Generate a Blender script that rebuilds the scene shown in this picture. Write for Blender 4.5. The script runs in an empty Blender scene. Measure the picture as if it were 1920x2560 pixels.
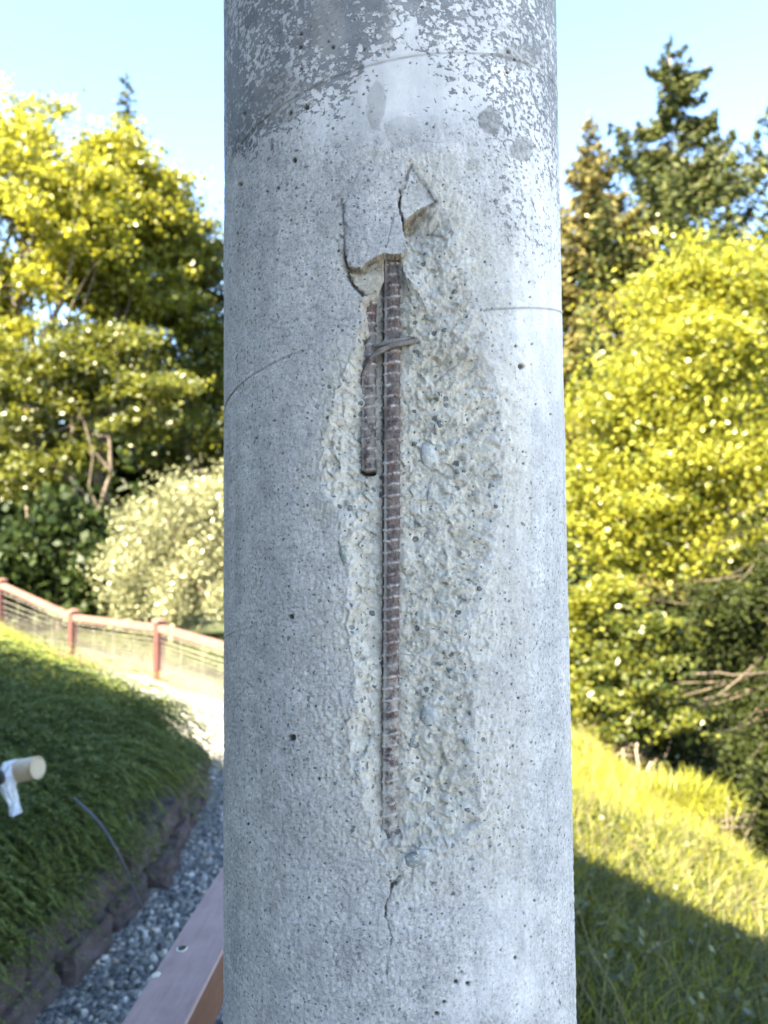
import bpy, math, random
import numpy as np
from mathutils import Vector, Matrix

random.seed(7)
rng = np.random.default_rng(7)
C = bpy.context.scene.collection
S = bpy.context.scene

# ------------------------------------------------------------------ camera, sky, sun, exposure
EYE = 1.6
PITCH, ROLL, FPX = 0.0463331, -0.00907487, 1923.0
cF = np.array([0, math.cos(PITCH), math.sin(PITCH)])
cU0 = np.array([0, -math.sin(PITCH), math.cos(PITCH)])
cX0 = np.array([1.0, 0, 0])
cX = math.cos(ROLL) * cX0 + math.sin(ROLL) * cU0
cU = -math.sin(ROLL) * cX0 + math.cos(ROLL) * cU0
cam_d = bpy.data.cameras.new('camera')
cam = bpy.data.objects.new('camera', cam_d)
C.objects.link(cam)
M4 = Matrix(((cX[0], cU[0], -cF[0], 0), (cX[1], cU[1], -cF[1], 0), (cX[2], cU[2], -cF[2], EYE), (0, 0, 0, 1)))
cam.matrix_world = M4
cam_d.sensor_fit = 'VERTICAL'
cam_d.sensor_height = 36.0
cam_d.sensor_width = 27.0
cam_d.lens = 36.0 * FPX / 2560.0
cam_d.clip_start = 0.05
cam_d.clip_end = 3000
cam_d.dof.use_dof = True
cam_d.dof.focus_distance = 0.835
cam_d.dof.aperture_fstop = 5.2
S.camera = cam

SUN_EL = math.radians(42)
SH = np.array([0.62, 0.785]); SH /= np.linalg.norm(SH)      # horizontal travel of the sunlight
w = bpy.data.worlds.new('World'); S.world = w; w.use_nodes = True
nt = w.node_tree
bg = nt.nodes['Background']
sky = nt.nodes.new('ShaderNodeTexSky'); sky.sky_type = 'NISHITA'; sky.sun_disc = False
sky.sun_elevation = SUN_EL
sky.sun_rotation = math.atan2(-SH[0], -SH[1])
sky.air_density = 1.0; sky.dust_density = 0.2; sky.ozone_density = 2.2
nt.links.new(sky.outputs[0], bg.inputs[0]); bg.inputs[1].default_value = 0.066
sd_ = bpy.data.lights.new('sun', 'SUN'); sun = bpy.data.objects.new('sun', sd_); C.objects.link(sun)
sd_.energy = 5.0; sd_.angle = math.radians(0.55); sd_.color = (1.0, 0.88, 0.66)
dirv = Vector((SH[0] * math.cos(SUN_EL), SH[1] * math.cos(SUN_EL), -math.sin(SUN_EL)))
sun.rotation_euler = dirv.to_track_quat('-Z', 'Y').to_euler()
sun.location = (-20, -14, 20)
S.view_settings.view_transform = 'Standard'
S.view_settings.look = 'None'
S.view_settings.gamma = 1.0
S.view_settings.exposure = 3.6
S.view_settings.use_curve_mapping = False
S.render.engine = 'CYCLES'
S.cycles.use_denoising = True
S.cycles.max_bounces = 8
S.cycles.transparent_max_bounces = 8
S.cycles.sample_clamp_indirect = 6.0

# ------------------------------------------------------------------ helpers
def ray(px, py):
    d = cX * ((px - 960) / FPX) - cU * ((py - 1280) / FPX) + cF
    return d
def at(px, py, Y):
    """world point at world-y distance Y seen towards (px, py) of the 1920x2560 photograph"""
    d = ray(px, py); t = Y / d[1]
    return np.array([d[0] * t, d[1] * t, EYE + d[2] * t])
def project(P):
    Q = P - np.array([0, 0, EYE]); dd = Q @ cF
    return 960 + FPX * (Q @ cX) / dd, 1280 - FPX * (Q @ cU) / dd

def sm(a, b, x):
    t = np.clip((x - a) / (b - a), 0, 1); return t * t * (3 - 2 * t)

_perm = rng.permutation(4096)
_gr = rng.uniform(0, 2 * math.pi, 4096)
_gx, _gy = np.cos(_gr), np.sin(_gr)
_rv = rng.uniform(0, 1, 4096)
def _h(i, j): return _perm[(_perm[i & 4095] + j) & 4095]
def gnoise(x, y):
    xi = np.floor(x).astype(np.int64); yi = np.floor(y).astype(np.int64)
    xf = x - xi; yf = y - yi
    u = xf * xf * xf * (xf * (xf * 6 - 15) + 10); v = yf * yf * yf * (yf * (yf * 6 - 15) + 10)
    def g(a, b):
        h = _h(xi + a, yi + b); return _gx[h] * (xf - a) + _gy[h] * (yf - b)
    a = g(0, 0); b = g(1, 0); c = g(0, 1); d = g(1, 1)
    return (a + (b - a) * u + (c - a) * v + (a - b - c + d) * u * v) * 1.5
def fbm(x, y, f, octv=4, gain=0.5, ridge=False, seed=0):
    o = 0; a = 1; s = 0
    for k in range(octv):
        n = gnoise(x * f + 17.3 * k + seed * 31.7, y * f - 9.1 * k + seed * 13.9)
        if ridge: n = 1 - 2 * np.abs(n)
        o = o + a * n; s += a; a *= gain; f *= 2.03
    return o / s

def new_mesh(name, V, F, mats=(), smooth=False, attrs=None, matidx=None):
    """F is an (n,k) array (k = 3 or 4) or a list of faces"""
    me = bpy.data.meshes.new(name)
    V = np.asarray(V, np.float32)
    if isinstance(F, np.ndarray):
        n, k = F.shape
        me.vertices.add(len(V)); me.vertices.foreach_set('co', V.ravel())
        me.loops.add(n * k); me.loops.foreach_set('vertex_index', F.astype(np.int32).ravel())
        me.polygons.add(n)
        me.polygons.foreach_set('loop_start', np.arange(0, n * k, k, dtype=np.int32))
        me.polygons.foreach_set('loop_total', np.full(n, k, np.int32))
    else:
        me.from_pydata([tuple(map(float, v)) for v in V], [], [tuple(int(i) for i in f) for f in F])
    for m in mats: me.materials.append(m)
    if matidx is not None: me.polygons.foreach_set('material_index', np.asarray(matidx, np.int32))
    me.update(calc_edges=True)
    me.polygons.foreach_set('use_smooth', np.full(len(me.polygons), bool(smooth)))
    if attrs:
        for an, arr in attrs.items():
            at_ = me.attributes.new(an, 'FLOAT_COLOR', 'POINT'); at_.data.foreach_set('color', np.asarray(arr, np.float32).ravel())
    me.validate(clean_customdata=False) if not isinstance(F, np.ndarray) else None
    return me
def obj(name, me, parent=None, loc=None, rot=None, **tags):
    o = bpy.data.objects.new(name, me); C.objects.link(o)
    if parent is not None: o.parent = parent
    if loc is not None: o.location = loc
    if rot is not None: o.rotation_euler = rot
    for k, v in tags.items(): o[k] = v
    return o
def thing(name, label, category, loc=(0, 0, 0), rot=(0, 0, 0), group=None):
    o = obj(name, None, None, loc, rot, label=label, category=category)
    if group: o['group'] = group
    return o
def rebase(V, o):
    """world vertices -> local ones of an unrotated root"""
    return np.asarray(V) - np.array(o.location)

def box(sx, sy, sz, bev=0.0, c=(0, 0, 0)):
    """bevelled box: chamfered 24-vertex box when bev > 0"""
    if bev <= 0:
        V = [(x * sx / 2 + c[0], y * sy / 2 + c[1], z * sz / 2 + c[2]) for x in (-1, 1) for y in (-1, 1) for z in (-1, 1)]
        F = [(0, 1, 3, 2), (4, 6, 7, 5), (0, 4, 5, 1), (2, 3, 7, 6), (0, 2, 6, 4), (1, 5, 7, 3)]
        return V, F
    import bmesh
    bm = bmesh.new(); bmesh.ops.create_cube(bm, size=1)
    for v in bm.verts: v.co = Vector((v.co.x * sx, v.co.y * sy, v.co.z * sz))
    bmesh.ops.bevel(bm, geom=bm.edges[:], offset=bev, segments=1, affect='EDGES')
    V = [tuple(v.co + Vector(c)) for v in bm.verts]; F = [tuple(v.index for v in f.verts) for f in bm.faces]
    bm.free(); return V, F

def frames(P):
    P = np.asarray(P, float)
    T = np.gradient(P, axis=0); T /= np.linalg.norm(T, axis=1)[:, None] + 1e-9
    up = np.array([0, 0, 1.0]) if abs(T[0][2]) < .9 else np.array([1.0, 0, 0])
    N = np.zeros_like(P); n = np.cross(T[0], up); n /= np.linalg.norm(n)
    for i in range(len(P)):
        n = n - T[i] * (n @ T[i]); n /= np.linalg.norm(n) + 1e-9; N[i] = n
    return T, N, np.cross(T, N)
def tube(P, r, seg=8, cap=True):
    P = np.asarray(P, float); n = len(P); r = np.broadcast_to(np.asarray(r, float), (n,))
    T, N, B = frames(P)
    a = np.arange(seg) * 2 * np.pi / seg
    V = P[:, None, :] + r[:, None, None] * (np.cos(a)[None, :, None] * N[:, None, :] + np.sin(a)[None, :, None] * B[:, None, :])
    V = V.reshape(-1, 3); F = []
    for i in range(n - 1):
        for j in range(seg):
            k = (j + 1) % seg
            F.append((i * seg + j, i * seg + k, (i + 1) * seg + k, (i + 1) * seg + j))
    if cap: F.append(tuple(range(seg))[::-1]); F.append(tuple((n - 1) * seg + j for j in range(seg)))
    return V, F
def merge(parts):
    V = []; F = []; o = 0
    for v, f in parts:
        V.append(np.asarray(v, float)); F += [tuple(i + o for i in q) for q in f]; o += len(v)
    return np.concatenate(V), F

# ------------------------------------------------------------------ materials
def mat(name):
    m = bpy.data.materials.new(name); m.use_nodes = True
    n = m.node_tree; b = n.nodes['Principled BSDF']; return m, n, b
def nd(n, t, **kw):
    x = n.nodes.new(t)
    for k, v in kw.items():
        if k.startswith('i_'):
            key = k[2:]; key = int(key) if key.isdigit() else key
            x.inputs[key].default_value = v
        else: setattr(x, k, v)
    return x
def ramp(n, src, stops, interp='LINEAR'):
    r = n.nodes.new('ShaderNodeValToRGB'); r.color_ramp.interpolation = interp
    e = r.color_ramp.elements
    while len(e) < len(stops): e.new(0.5)
    for i, (p, c) in enumerate(stops):
        e[i].position = p; e[i].color = c if len(c) == 4 else (*c, 1)
    n.links.new(src, r.inputs[0]); return r.outputs[0]
def mixc(n, f, a, b, mode='MIX'):
    x = n.nodes.new('ShaderNodeMix'); x.data_type = 'RGBA'; x.blend_type = mode
    for s, v in ((x.inputs[0], f), (x.inputs[6], a), (x.inputs[7], b)):
        if hasattr(v, 'links'): n.links.new(v, s)
        else: s.default_value = v if not isinstance(v, tuple) or len(v) == 4 else (*v, 1)
    return x.outputs[2]
def mth(n, op, a, b=None, c=None, clamp=False):
    x = n.nodes.new('ShaderNodeMath'); x.operation = op; x.use_clamp = clamp
    for i, v in enumerate((a, b, c)):
        if v is None: continue
        if hasattr(v, 'links'): n.links.new(v, x.inputs[i])
        else: x.inputs[i].default_value = v
    return x.outputs[0]
def noise(n, scale, detail=4, rough=0.55, vec=None, dist=0.0):
    x = nd(n, 'ShaderNodeTexNoise', i_Scale=scale, i_Detail=detail, i_Roughness=rough, i_Distortion=dist)
    if vec is None: vec = nd(n, 'ShaderNodeTexCoord').outputs['Object']
    n.links.new(vec, x.inputs['Vector']); return x.outputs[0]
def bump(n, b, h, strength=0.5, dist=0.01, prev=None):
    x = nd(n, 'ShaderNodeBump', i_Strength=strength, i_Distance=dist)
    n.links.new(h, x.inputs['Height'])
    if prev is not None: n.links.new(prev, x.inputs['Normal'])
    if b is not None: n.links.new(x.outputs[0], b.inputs['Normal'])
    return x.outputs[0]
def plain(name, col, rough=0.7, var=0.25, scale=20, bmp=0.2, bscale=60, metal=0.0, col2=None):
    m, n, b = mat(name)
    f = noise(n, scale, 5, 0.6)
    c2 = col2 if col2 else tuple(c * (1 - var) for c in col)
    c1 = tuple(min(1, c * (1 + var * .5)) for c in col)
    n.links.new(ramp(n, f, [(0.3, c2), (0.7, c1)]), b.inputs['Base Color'])
    b.inputs['Roughness'].default_value = rough; b.inputs['Metallic'].default_value = metal
    if bmp: bump(n, b, noise(n, bscale, 4), bmp, 0.005)
    return m
def leafmat(name, dark, light, trans=0.45, rough=0.5, tcol=None, big=0.5):
    m, n, b = mat(name)
    if trans < .3: b.inputs['Specular IOR Level'].default_value = 0.15
    geo = nd(n, 'ShaderNodeNewGeometry')
    rnd = geo.outputs['Random Per Island']
    f = mth(n, 'ADD', mth(n, 'MULTIPLY', rnd, 0.55), mth(n, 'MULTIPLY', noise(n, big, 2), 0.45))
    c = ramp(n, f, [(0.2, dark), (0.75, light)])
    n.links.new(c, b.inputs['Base Color']); b.inputs['Roughness'].default_value = rough
    tr = nd(n, 'ShaderNodeBsdfTranslucent')
    tc = mixc(n, 0.5, c, tcol if tcol else tuple(min(1, x * 1.3) for x in light))
    n.links.new(tc, tr.inputs[0])
    mx = nd(n, 'ShaderNodeMixShader', i_0=trans)
    n.links.new(b.outputs[0], mx.inputs[1]); n.links.new(tr.outputs[0], mx.inputs[2])
    n.links.new(mx.outputs[0], n.nodes['Material Output'].inputs[0])
    return m

M = {}
M['leaf_yellow'] = leafmat('leaf yellow green', (0.035, 0.055, 0.006), (0.23, 0.225, 0.03), 0.5, 0.4, (0.40, 0.38, 0.025))
M['leaf_gold'] = leafmat('leaf gold green', (0.055, 0.08, 0.008), (0.285, 0.275, 0.035), 0.5, 0.4, (0.48, 0.45, 0.03))
M['leaf_green'] = leafmat('leaf mid green', (0.018, 0.032, 0.006), (0.13, 0.135, 0.018), 0.4, 0.4, (0.2, 0.2, 0.012))
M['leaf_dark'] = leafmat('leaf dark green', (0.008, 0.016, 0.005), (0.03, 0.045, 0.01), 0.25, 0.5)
M['leaf_pale'] = leafmat('leaf pale willow', (0.09, 0.10, 0.035), (0.36, 0.35, 0.20), 0.35, 0.3, (0.34, 0.33, 0.15))
M['needle'] = leafmat('fir needles', (0.018, 0.027, 0.008), (0.07, 0.078, 0.018), 0.12, 0.6)
M['needle_pale'] = leafmat('fir needles pale', (0.05, 0.05, 0.016), (0.17, 0.145, 0.045), 0.25, 0.6)
M['needle_dark'] = leafmat('hemlock needles', (0.005, 0.010, 0.003), (0.030, 0.038, 0.007), 0.15, 0.6)
M['juniper'] = leafmat('juniper sprigs', (0.025, 0.045, 0.010), (0.17, 0.20, 0.05), 0.2, 0.5, None, 1.6)
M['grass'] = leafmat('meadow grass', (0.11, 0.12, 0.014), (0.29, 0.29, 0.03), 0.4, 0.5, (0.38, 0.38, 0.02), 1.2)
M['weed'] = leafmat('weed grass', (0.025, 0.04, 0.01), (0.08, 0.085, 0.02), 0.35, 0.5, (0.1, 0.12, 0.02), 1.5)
M['dry'] = leafmat('dry grass', (0.10, 0.08, 0.035), (0.24, 0.19, 0.09), 0.3, 0.6)
M['bark'] = plain('bark', (0.11, 0.085, 0.06), 0.9, 0.5, 6, 0.6, 25)
M['bark_pale'] = plain('pale bark', (0.24, 0.19, 0.13), 0.85, 0.4, 6, 0.5, 25)

# ------------------------------------------------------------------ terrain
TOE = np.array([(-1.30, -3), (-1.27, 1.5), (-1.22, 2.7), (-1.08, 3.8), (-1.20, 5.1), (-1.72, 6.1), (-2.35, 7.1), (-3.2, 8.5),
                (-3.95, 9.6), (-5.2, 11.0), (-7.2, 12.7), (-12, 16.0), (-40, 30)])
FEN = np.array([(-13.5, 17.6), (-11.0, 16.0), (-8.7, 14.6), (-6.45, 13.0), (-4.43, 11.0), (-2.77, 9.5), (-1.26, 7.6), (0.2, 6.0), (0.38, 3.9)])
def polyline_sd(x, y, L):
    """distance to a polyline, positive on its left when walking along it"""
    best = np.full(x.shape, 1e9); sg = np.ones(x.shape)
    for a, b in zip(L[:-1], L[1:]):
        d = b - a; l2 = d @ d
        t = np.clip(((x - a[0]) * d[0] + (y - a[1]) * d[1]) / l2, 0, 1)
        dx = x - a[0] - t * d[0]; dy = y - a[1] - t * d[1]; dist = np.hypot(dx, dy)
        cr = d[0] * dy - d[1] * dx
        u = dist < best - 1e-9
        best = np.where(u, dist, best); sg = np.where(u, np.sign(cr), sg)
    return best * sg
def ground_z(x, y):
    x = np.asarray(x, float); y = np.asarray(y, float)
    s = polyline_sd(x, y, TOE)
    sp = np.maximum(s, 0)
    wallh = 0.24 * sm(0.10, 0.22, s) * (1 - sm(5.0, 5.8, y))
    slope = np.interp(y, [4.2, 8.0], [0.86, 1.5]) * (1 - np.exp(-sp * 0.62))
    h = np.where(s > 0, wallh + slope + 0.05 * fbm(x, y, 0.9, 3) * sm(0, .6, s), 0)
    xr = np.maximum(x - 0.75, 0)
    h = h - 0.385 * xr * sm(0.2, 1.6, y)
    xc = np.interp(y, [0, 4.5, 6, 8.2], [2.9, 2.75, 2.55, 2.2])
    over = np.maximum(x - xc, 0)
    h = h - 0.62 * np.minimum(over, 4.5)
    far = np.maximum(y - 8.4, 0) * sm(-0.8, 1.2, x)
    h = h - 0.5 * np.minimum(far, 5)
    h = h - 0.02 * np.clip(y - 13, 0, 60) * sm(2, -2, x)
    h = h + 0.04 * fbm(x, y, 0.6, 3, seed=3) * sm(0.6, 1.6, x)
    return h

# ground sheet
def axis(vals):
    out = []
    for a, b, s in vals: out += list(np.arange(a, b, s))
    return np.array(out + [vals[-1][1]])
gx = axis([(-600, -60, 60), (-60, -14, 3), (-14, -4, 0.35), (-4, 5, 0.09), (5, 14, 0.5), (14, 60, 4), (60, 600, 60)])
gy = axis([(-300, -20, 40), (-20, -1, 2), (-1, 13, 0.09), (13, 30, 0.6), (30, 90, 5), (90, 1500, 100)])
GX, GY = np.meshgrid(gx, gy)
GZ = ground_z(GX, GY)
nx, ny = len(gx), len(gy)
I = np.arange(nx * ny).reshape(ny, nx)
GF = np.stack([I[:-1, :-1], I[:-1, 1:], I[1:, 1:], I[1:, :-1]], -1).reshape(-1, 4)
m, n, b = mat('soil and turf')
v = nd(n, 'ShaderNodeTexCoord').outputs['Object']
c1 = ramp(n, noise(n, 6, 6, 0.65, v), [(0.3, (0.018, 0.024, 0.007)), (0.55, (0.04, 0.052, 0.012)), (0.75, (0.065, 0.066, 0.022))])
n.links.new(c1, b.inputs['Base Color']); b.inputs['Roughness'].default_value = 0.95
bump(n, b, noise(n, 30, 5, 0.7, v), 0.7, 0.03)
obj('ground', new_mesh('ground', np.stack([GX, GY, GZ], -1).reshape(-1, 3), GF, [m], True), kind='structure')

# gravel path: a thin bed on the ground between toe and rail, following the fence further on
m, n, b = mat('gravel bed')
v = nd(n, 'ShaderNodeTexCoord').outputs['Object']
vo = nd(n, 'ShaderNodeTexVoronoi', i_Scale=55); n.links.new(v, vo.inputs['Vector'])
bw = nd(n, 'ShaderNodeRGBToBW'); n.links.new(vo.outputs['Color'], bw.inputs[0])
cc = ramp(n, bw.outputs[0], [(0.15, (0.05, 0.055, 0.058)), (0.5, (0.15, 0.155, 0.15)), (0.85, (0.36, 0.34, 0.30))])
n.links.new(cc, b.inputs['Base Color']); b.inputs['Roughness'].default_value = 0.9
bump(n, b, mth(n, 'SUBTRACT', 1.0, vo.outputs['Distance']), 1.0, 0.02)
M['gravel_bed'] = m
TP = []
for t in np.linspace(0, 1, 60):
    k = t * 9; i = min(int(k), 8); fr = k - i
    TP.append(TOE[1:11][i] * (1 - fr) + TOE[1:11][min(i + 1, 9)] * fr)
TP = np.array(TP)
bw_ = np.interp(TP[:, 1], [0, 3, 5, 6.5, 8.5, 12], [1.6, 1.6, 1.7, 1.35, 0.95, 0.8])
dT = np.gradient(TP, axis=0); dT /= np.linalg.norm(dT, axis=1)[:, None]
nR = np.stack([dT[:, 1], -dT[:, 0]], 1)
PV = []; ncr = 9
for i in range(len(TP)):
    for j in range(ncr):
        q = TP[i] + nR[i] * (bw_[i] * j / (ncr - 1) - 0.06)
        PV.append((q[0], q[1], float(ground_z(q[0], q[1])) + 0.012))
PI_ = np.arange(len(TP) * ncr).reshape(len(TP), ncr)
PF = np.stack([PI_[:-1, :-1], PI_[:-1, 1:], PI_[1:, 1:], PI_[1:, :-1]], -1).reshape(-1, 4)
obj('gravel_path', new_mesh('gravel_path', PV, PF, [m], True), kind='structure')

# loose gravel stones (uncountable)
import bmesh
def ico(sub):
    bm = bmesh.new(); bmesh.ops.create_icosphere(bm, subdivisions=sub, radius=1)
    V = np.array([v.co[:] for v in bm.verts]); F = np.array([[v.index for v in f.verts] for f in bm.faces]); bm.free(); return V, F
IV1, IF1 = ico(1); IV2, IF2 = ico(2); IV3, IF3 = ico(3)
def scatter_stones(n_, pts, size):
    base = IV1; k = len(base)
    A = rng.normal(size=(n_, 3, 3)); Q, _ = np.linalg.qr(A)
    sc = size[:, None] * rng.uniform(0.45, 1.1, (n_, 3))
    jit = 1 + rng.uniform(-.22, .22, (n_, k, 1))
    V = np.einsum('nij,nkj->nki', Q, base[None] * jit * sc[:, None, :]) + pts[:, None, :]
    F = (IF1[None] + (np.arange(n_) * k)[:, None, None]).reshape(-1, 3)
    return V.reshape(-1, 3), F
ns = 9500
yy = 2.0 + 6.0 * rng.random(ns) ** 1.25
tx = np.interp(yy, TOE[1:11, 1], TOE[1:11, 0])
xx = tx + 0.02 + rng.random(ns) * np.interp(yy, [2, 5, 8], [0.95, 1.25, 0.9])
sz = rng.uniform(0.008, 0.020, ns) * np.where(rng.random(ns) < .06, 1.5, 1)
SV, SF = scatter_stones(ns, np.stack([xx, yy, ground_z(xx, yy) + 0.014], 1), sz)
m, n, b = mat('gravel stones')
geo = nd(n, 'ShaderNodeNewGeometry')
cc = ramp(n, geo.outputs['Random Per Island'], [(0.0, (0.055, 0.058, 0.056)), (0.4, (0.16, 0.16, 0.145)), (0.72, (0.31, 0.295, 0.255)), (0.90, (0.62, 0.59, 0.52)), (1.0, (0.34, 0.25, 0.16))])
n.links.new(cc, b.inputs['Base Color']); b.inputs['Roughness'].default_value = 0.7
M['gravel'] = m
obj('gravel', new_mesh('gravel', SV, SF, [m], False), kind='stuff', label='loose grey gravel on the path below the rail', category='gravel')

# ------------------------------------------------------------------ the house whose porch roof shades the foreground (outside the frame)
hs = thing('house', 'grey sided house with a flat porch roof that shades the foreground', 'house')
def prism(pts_bottom, z0, z1):
    k = len(pts_bottom); V = [(*p, z0) for p in pts_bottom] + [(*p, z1) for p in pts_bottom]
    F = [tuple(range(k))[::-1], tuple(range(k, 2 * k))] + [(i, (i + 1) % k, (i + 1) % k + k, i + k) for i in range(k)]
    return V, F
M['siding'] = plain('house siding', (0.30, 0.30, 0.30), 0.8, 0.15, 3, 0.2)
M['roofing'] = plain('roof boards', (0.22, 0.21, 0.20), 0.9, 0.3, 8, 0.4)
M['glass'] = plain('window glass', (0.03, 0.035, 0.04), 0.1, 0.1, 3, 0)
V, F = prism([(-14, -2.6), (-1.1, -1.5), (-1.1, -8.5), (-14, -8.5)], -0.2, 3.3); obj('wall', new_mesh('wall', V, F, [M['siding']]), hs)
V, F = prism([(-11.5, -9), (-1.0, -9), (-1.0, -2.6), (-0.2, -1.2), (0.2, -0.3), (-2.85, 2.25), (-5.4, 3.2), (-11.5, 4.9)], 3.32, 3.5); obj('roof', new_mesh('roof', V, F, [M['roofing']]), hs)
for wx_ in (-9, -6, -3):
    V, F = prism([(wx_ - .6, -2.16 + .085 * (wx_ + 9) + .02), (wx_ + .6, -2.16 + .085 * (wx_ + 10.2) + .02), (wx_ + .6, -2.10 + .085 * (wx_ + 10.2) + .02), (wx_ - .6, -2.10 + .085 * (wx_ + 9) + .02)], 1.0, 2.3)
    obj('window', new_mesh('window', V, F, [M['glass']]), hs)

m = plain('patio concrete', (0.30, 0.295, 0.29), 0.85, .15, 4, .2)
V, F = prism([(-1.0, -9), (7, -9), (7, 0.9), (-1.0, 0.9)], -0.12, 0.02)
obj('bounce_slab', new_mesh('bounce_slab', V, F, [m]), kind='structure')  # unseen slab, added to bounce sunlight onto the column

# ------------------------------------------------------------------ concrete column
R = 0.2286; AX, AY = 0.01427307, 1.0508584
HZ0, HP = 0.53843845 + EYE, 0.2943174
def surf(phi, z, r=R):
    return np.stack([AX + r * np.sin(phi), AY - r * np.cos(phi), z + 0 * phi], -1)
def px2cyl(px, py, r=R):
    """photograph pixel -> (phi, z) on the column's cylinder of radius r"""
    d = ray(px, py); a = d[0] ** 2 + d[1] ** 2; bq = -2 * (d[0] * AX + d[1] * AY); c = AX ** 2 + AY ** 2 - r * r
    disc = bq * bq - 4 * a * c
    t = (-bq - math.sqrt(max(disc, 0))) / (2 * a)
    p = d * t; return math.atan2(p[0] - AX, AY - p[1]), EYE + p[2]

phiv = np.concatenate([np.arange(-1.52, -0.56, 0.0088), np.arange(-0.56, 0.82, 0.0047), np.arange(0.82, 1.52, 0.0088), np.linspace(1.55, 2 * math.pi - 1.55, 14)])
zv = np.concatenate([[-0.1, 0.3, 0.6, 0.8], np.arange(0.90, 2.40, 0.0012), [2.5, 2.8, 3.2]])
PH, ZZ = np.meshgrid(phiv, zv)
base = surf(PH, ZZ)
PX, PY = project(base.reshape(-1, 3)); PX = PX.reshape(PH.shape); PY = PY.reshape(PH.shape)
front = (np.abs(PH) < 1.5)
SS = R * PH * 1000; ZM = ZZ * 1000             # millimetres on the unrolled surface

def facets(x, y, cell, tilt, seed=0):
    """piecewise flat chips: nearest jittered cell point, each with its own height and tilt"""
    X = x / cell; Y = y / cell; xi = np.floor(X).astype(np.int64); yi = np.floor(Y).astype(np.int64)
    bd = np.full(X.shape, 1e9); out = np.zeros(X.shape)
    for a in (-1, 0, 1):
        for b2 in (-1, 0, 1):
            h = _h(xi + a + seed * 101, yi + b2 + seed * 57)
            px_ = xi + a + _rv[h]; py_ = yi + b2 + _rv[(h * 7 + 3) & 4095]
            dx = X - px_; dy = Y - py_; d = dx * dx + dy * dy
            v = (_rv[(h * 13 + 5) & 4095] - .5) + tilt * (_gx[(h * 3 + 1) & 4095] * dx + _gy[(h * 3 + 1) & 4095] * dy)
            u_ = d < bd; bd = np.where(u_, d, bd); out = np.where(u_, v, out)
    return out
def poly_sd(x, y, L):
    """signed distance, positive inside"""
    L = np.asarray(L, float); best = np.full(x.shape, 1e9); ins = np.zeros(x.shape, bool)
    for a, b_ in zip(L, np.roll(L, -1, 0)):
        d = b_ - a
        t = np.clip(((x - a[0]) * d[0] + (y - a[1]) * d[1]) / (d @ d), 0, 1)
        best = np.minimum(best, np.hypot(x - a[0] - t * d[0], y - a[1] - t * d[1]))
        cnd = ((a[1] > y) != (b_[1] > y))
        xi = a[0] + (y - a[1]) * d[0] / (d[1] if d[1] != 0 else 1e-9)
        ins ^= cnd & (x < xi)
    return np.where(ins, best, -best)
def line_d(x, y, L):
    L = np.asarray(L, float); best = np.full(x.shape, 1e9)
    for a, b_ in zip(L[:-1], L[1:]):
        d = b_ - a
        t = np.clip(((x - a[0]) * d[0] + (y - a[1]) * d[1]) / (d @ d), 0, 1)
        best = np.minimum(best, np.hypot(x - a[0] - t * d[0], y - a[1] - t * d[1]))
    return best

A_POLY = [(905, 610), (1012, 600), (1016, 690), (1050, 735), (1085, 765), (1150, 822), (1190, 865), (1225, 925), (1262, 1010), (1278, 1090), (1268, 1190), (1248, 1300),
          (1238, 1400), (1215, 1500), (1188, 1600), (1192, 1700), (1185, 1800), (1208, 1890), (1215, 2000), (1200, 2075), (1130, 2120), (1050, 2150), (1000, 2195), (985, 2212),
          (958, 2150), (930, 2080), (900, 1980), (872, 1850), (880, 1700), (872, 1560), (862, 1430), (838, 1300), (800, 1262), (785, 1200), (798, 1140), (828, 1050),
          (852, 960), (884, 870), (893, 810), (884, 750), (908, 738), (900, 690)]
B_POLY = [(950, 620), (950, 440), (1050, 430), (1098, 475), (1118, 530), (1152, 580), (1172, 650), (1184, 730), (1215, 800), (1200, 880), (1120, 860), (1050, 760), (1012, 700)]
F_POLY = [(1024, 404), (1012, 440), (1003, 480), (996, 508), (1003, 540), (1007, 575), (1014, 612), (1010, 636), (986, 641), (957, 637), (938, 646), (915, 660), (905, 673), (870, 668), (861, 640), (858, 520), (900, 420)]
C_POLY = [(868, 660), (905, 668), (957, 634), (958, 692), (942, 724), (910, 738), (886, 712)]
G_POLY = [(1026, 406), (1012, 440), (1003, 480), (997, 510), (1008, 552), (1030, 536), (1052, 520), (1090, 503), (1076, 478), (1050, 452), (1040, 425)]

nA = fbm(SS, ZM, 1 / 26, 4, 0.6); nB = fbm(SS, ZM, 1 / 26, 4, 0.6, seed=5)
nA2 = fbm(SS, ZM, 1 / 70, 2, seed=61)
nA3 = fbm(SS, ZM, 1 / 11, 3, .65, seed=63)
wx = PX + 18 * nA + 30 * nA2 + 11 * nA3; wy = PY + 18 * nB + 8 * nA3
wx2 = PX + 5 * nA; wy2 = PY + 5 * nB
nC = fbm(SS, ZM, 1 / 13, 4, 0.62, seed=8)
nR = fbm(SS, ZM, 1 / 9, 4, 0.55, True, seed=2)
nF = fbm(SS, ZM, 1 / 5.2, 2, 0.5, seed=11)
nS = fbm((SS * .87 - ZM * .5) * .36, SS * .5 + ZM * .87, 1 / 9.5, 4, .6, True, seed=23)
nL = fbm(SS + ZM * .5, ZM - SS * .4, 1 / 34, 3, 0.5, seed=4)
nStr = fbm(SS * 0.5 + ZM * .25, ZM * 1.3 - SS * .2, 1 / 7, 3, 0.6, seed=6)

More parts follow.
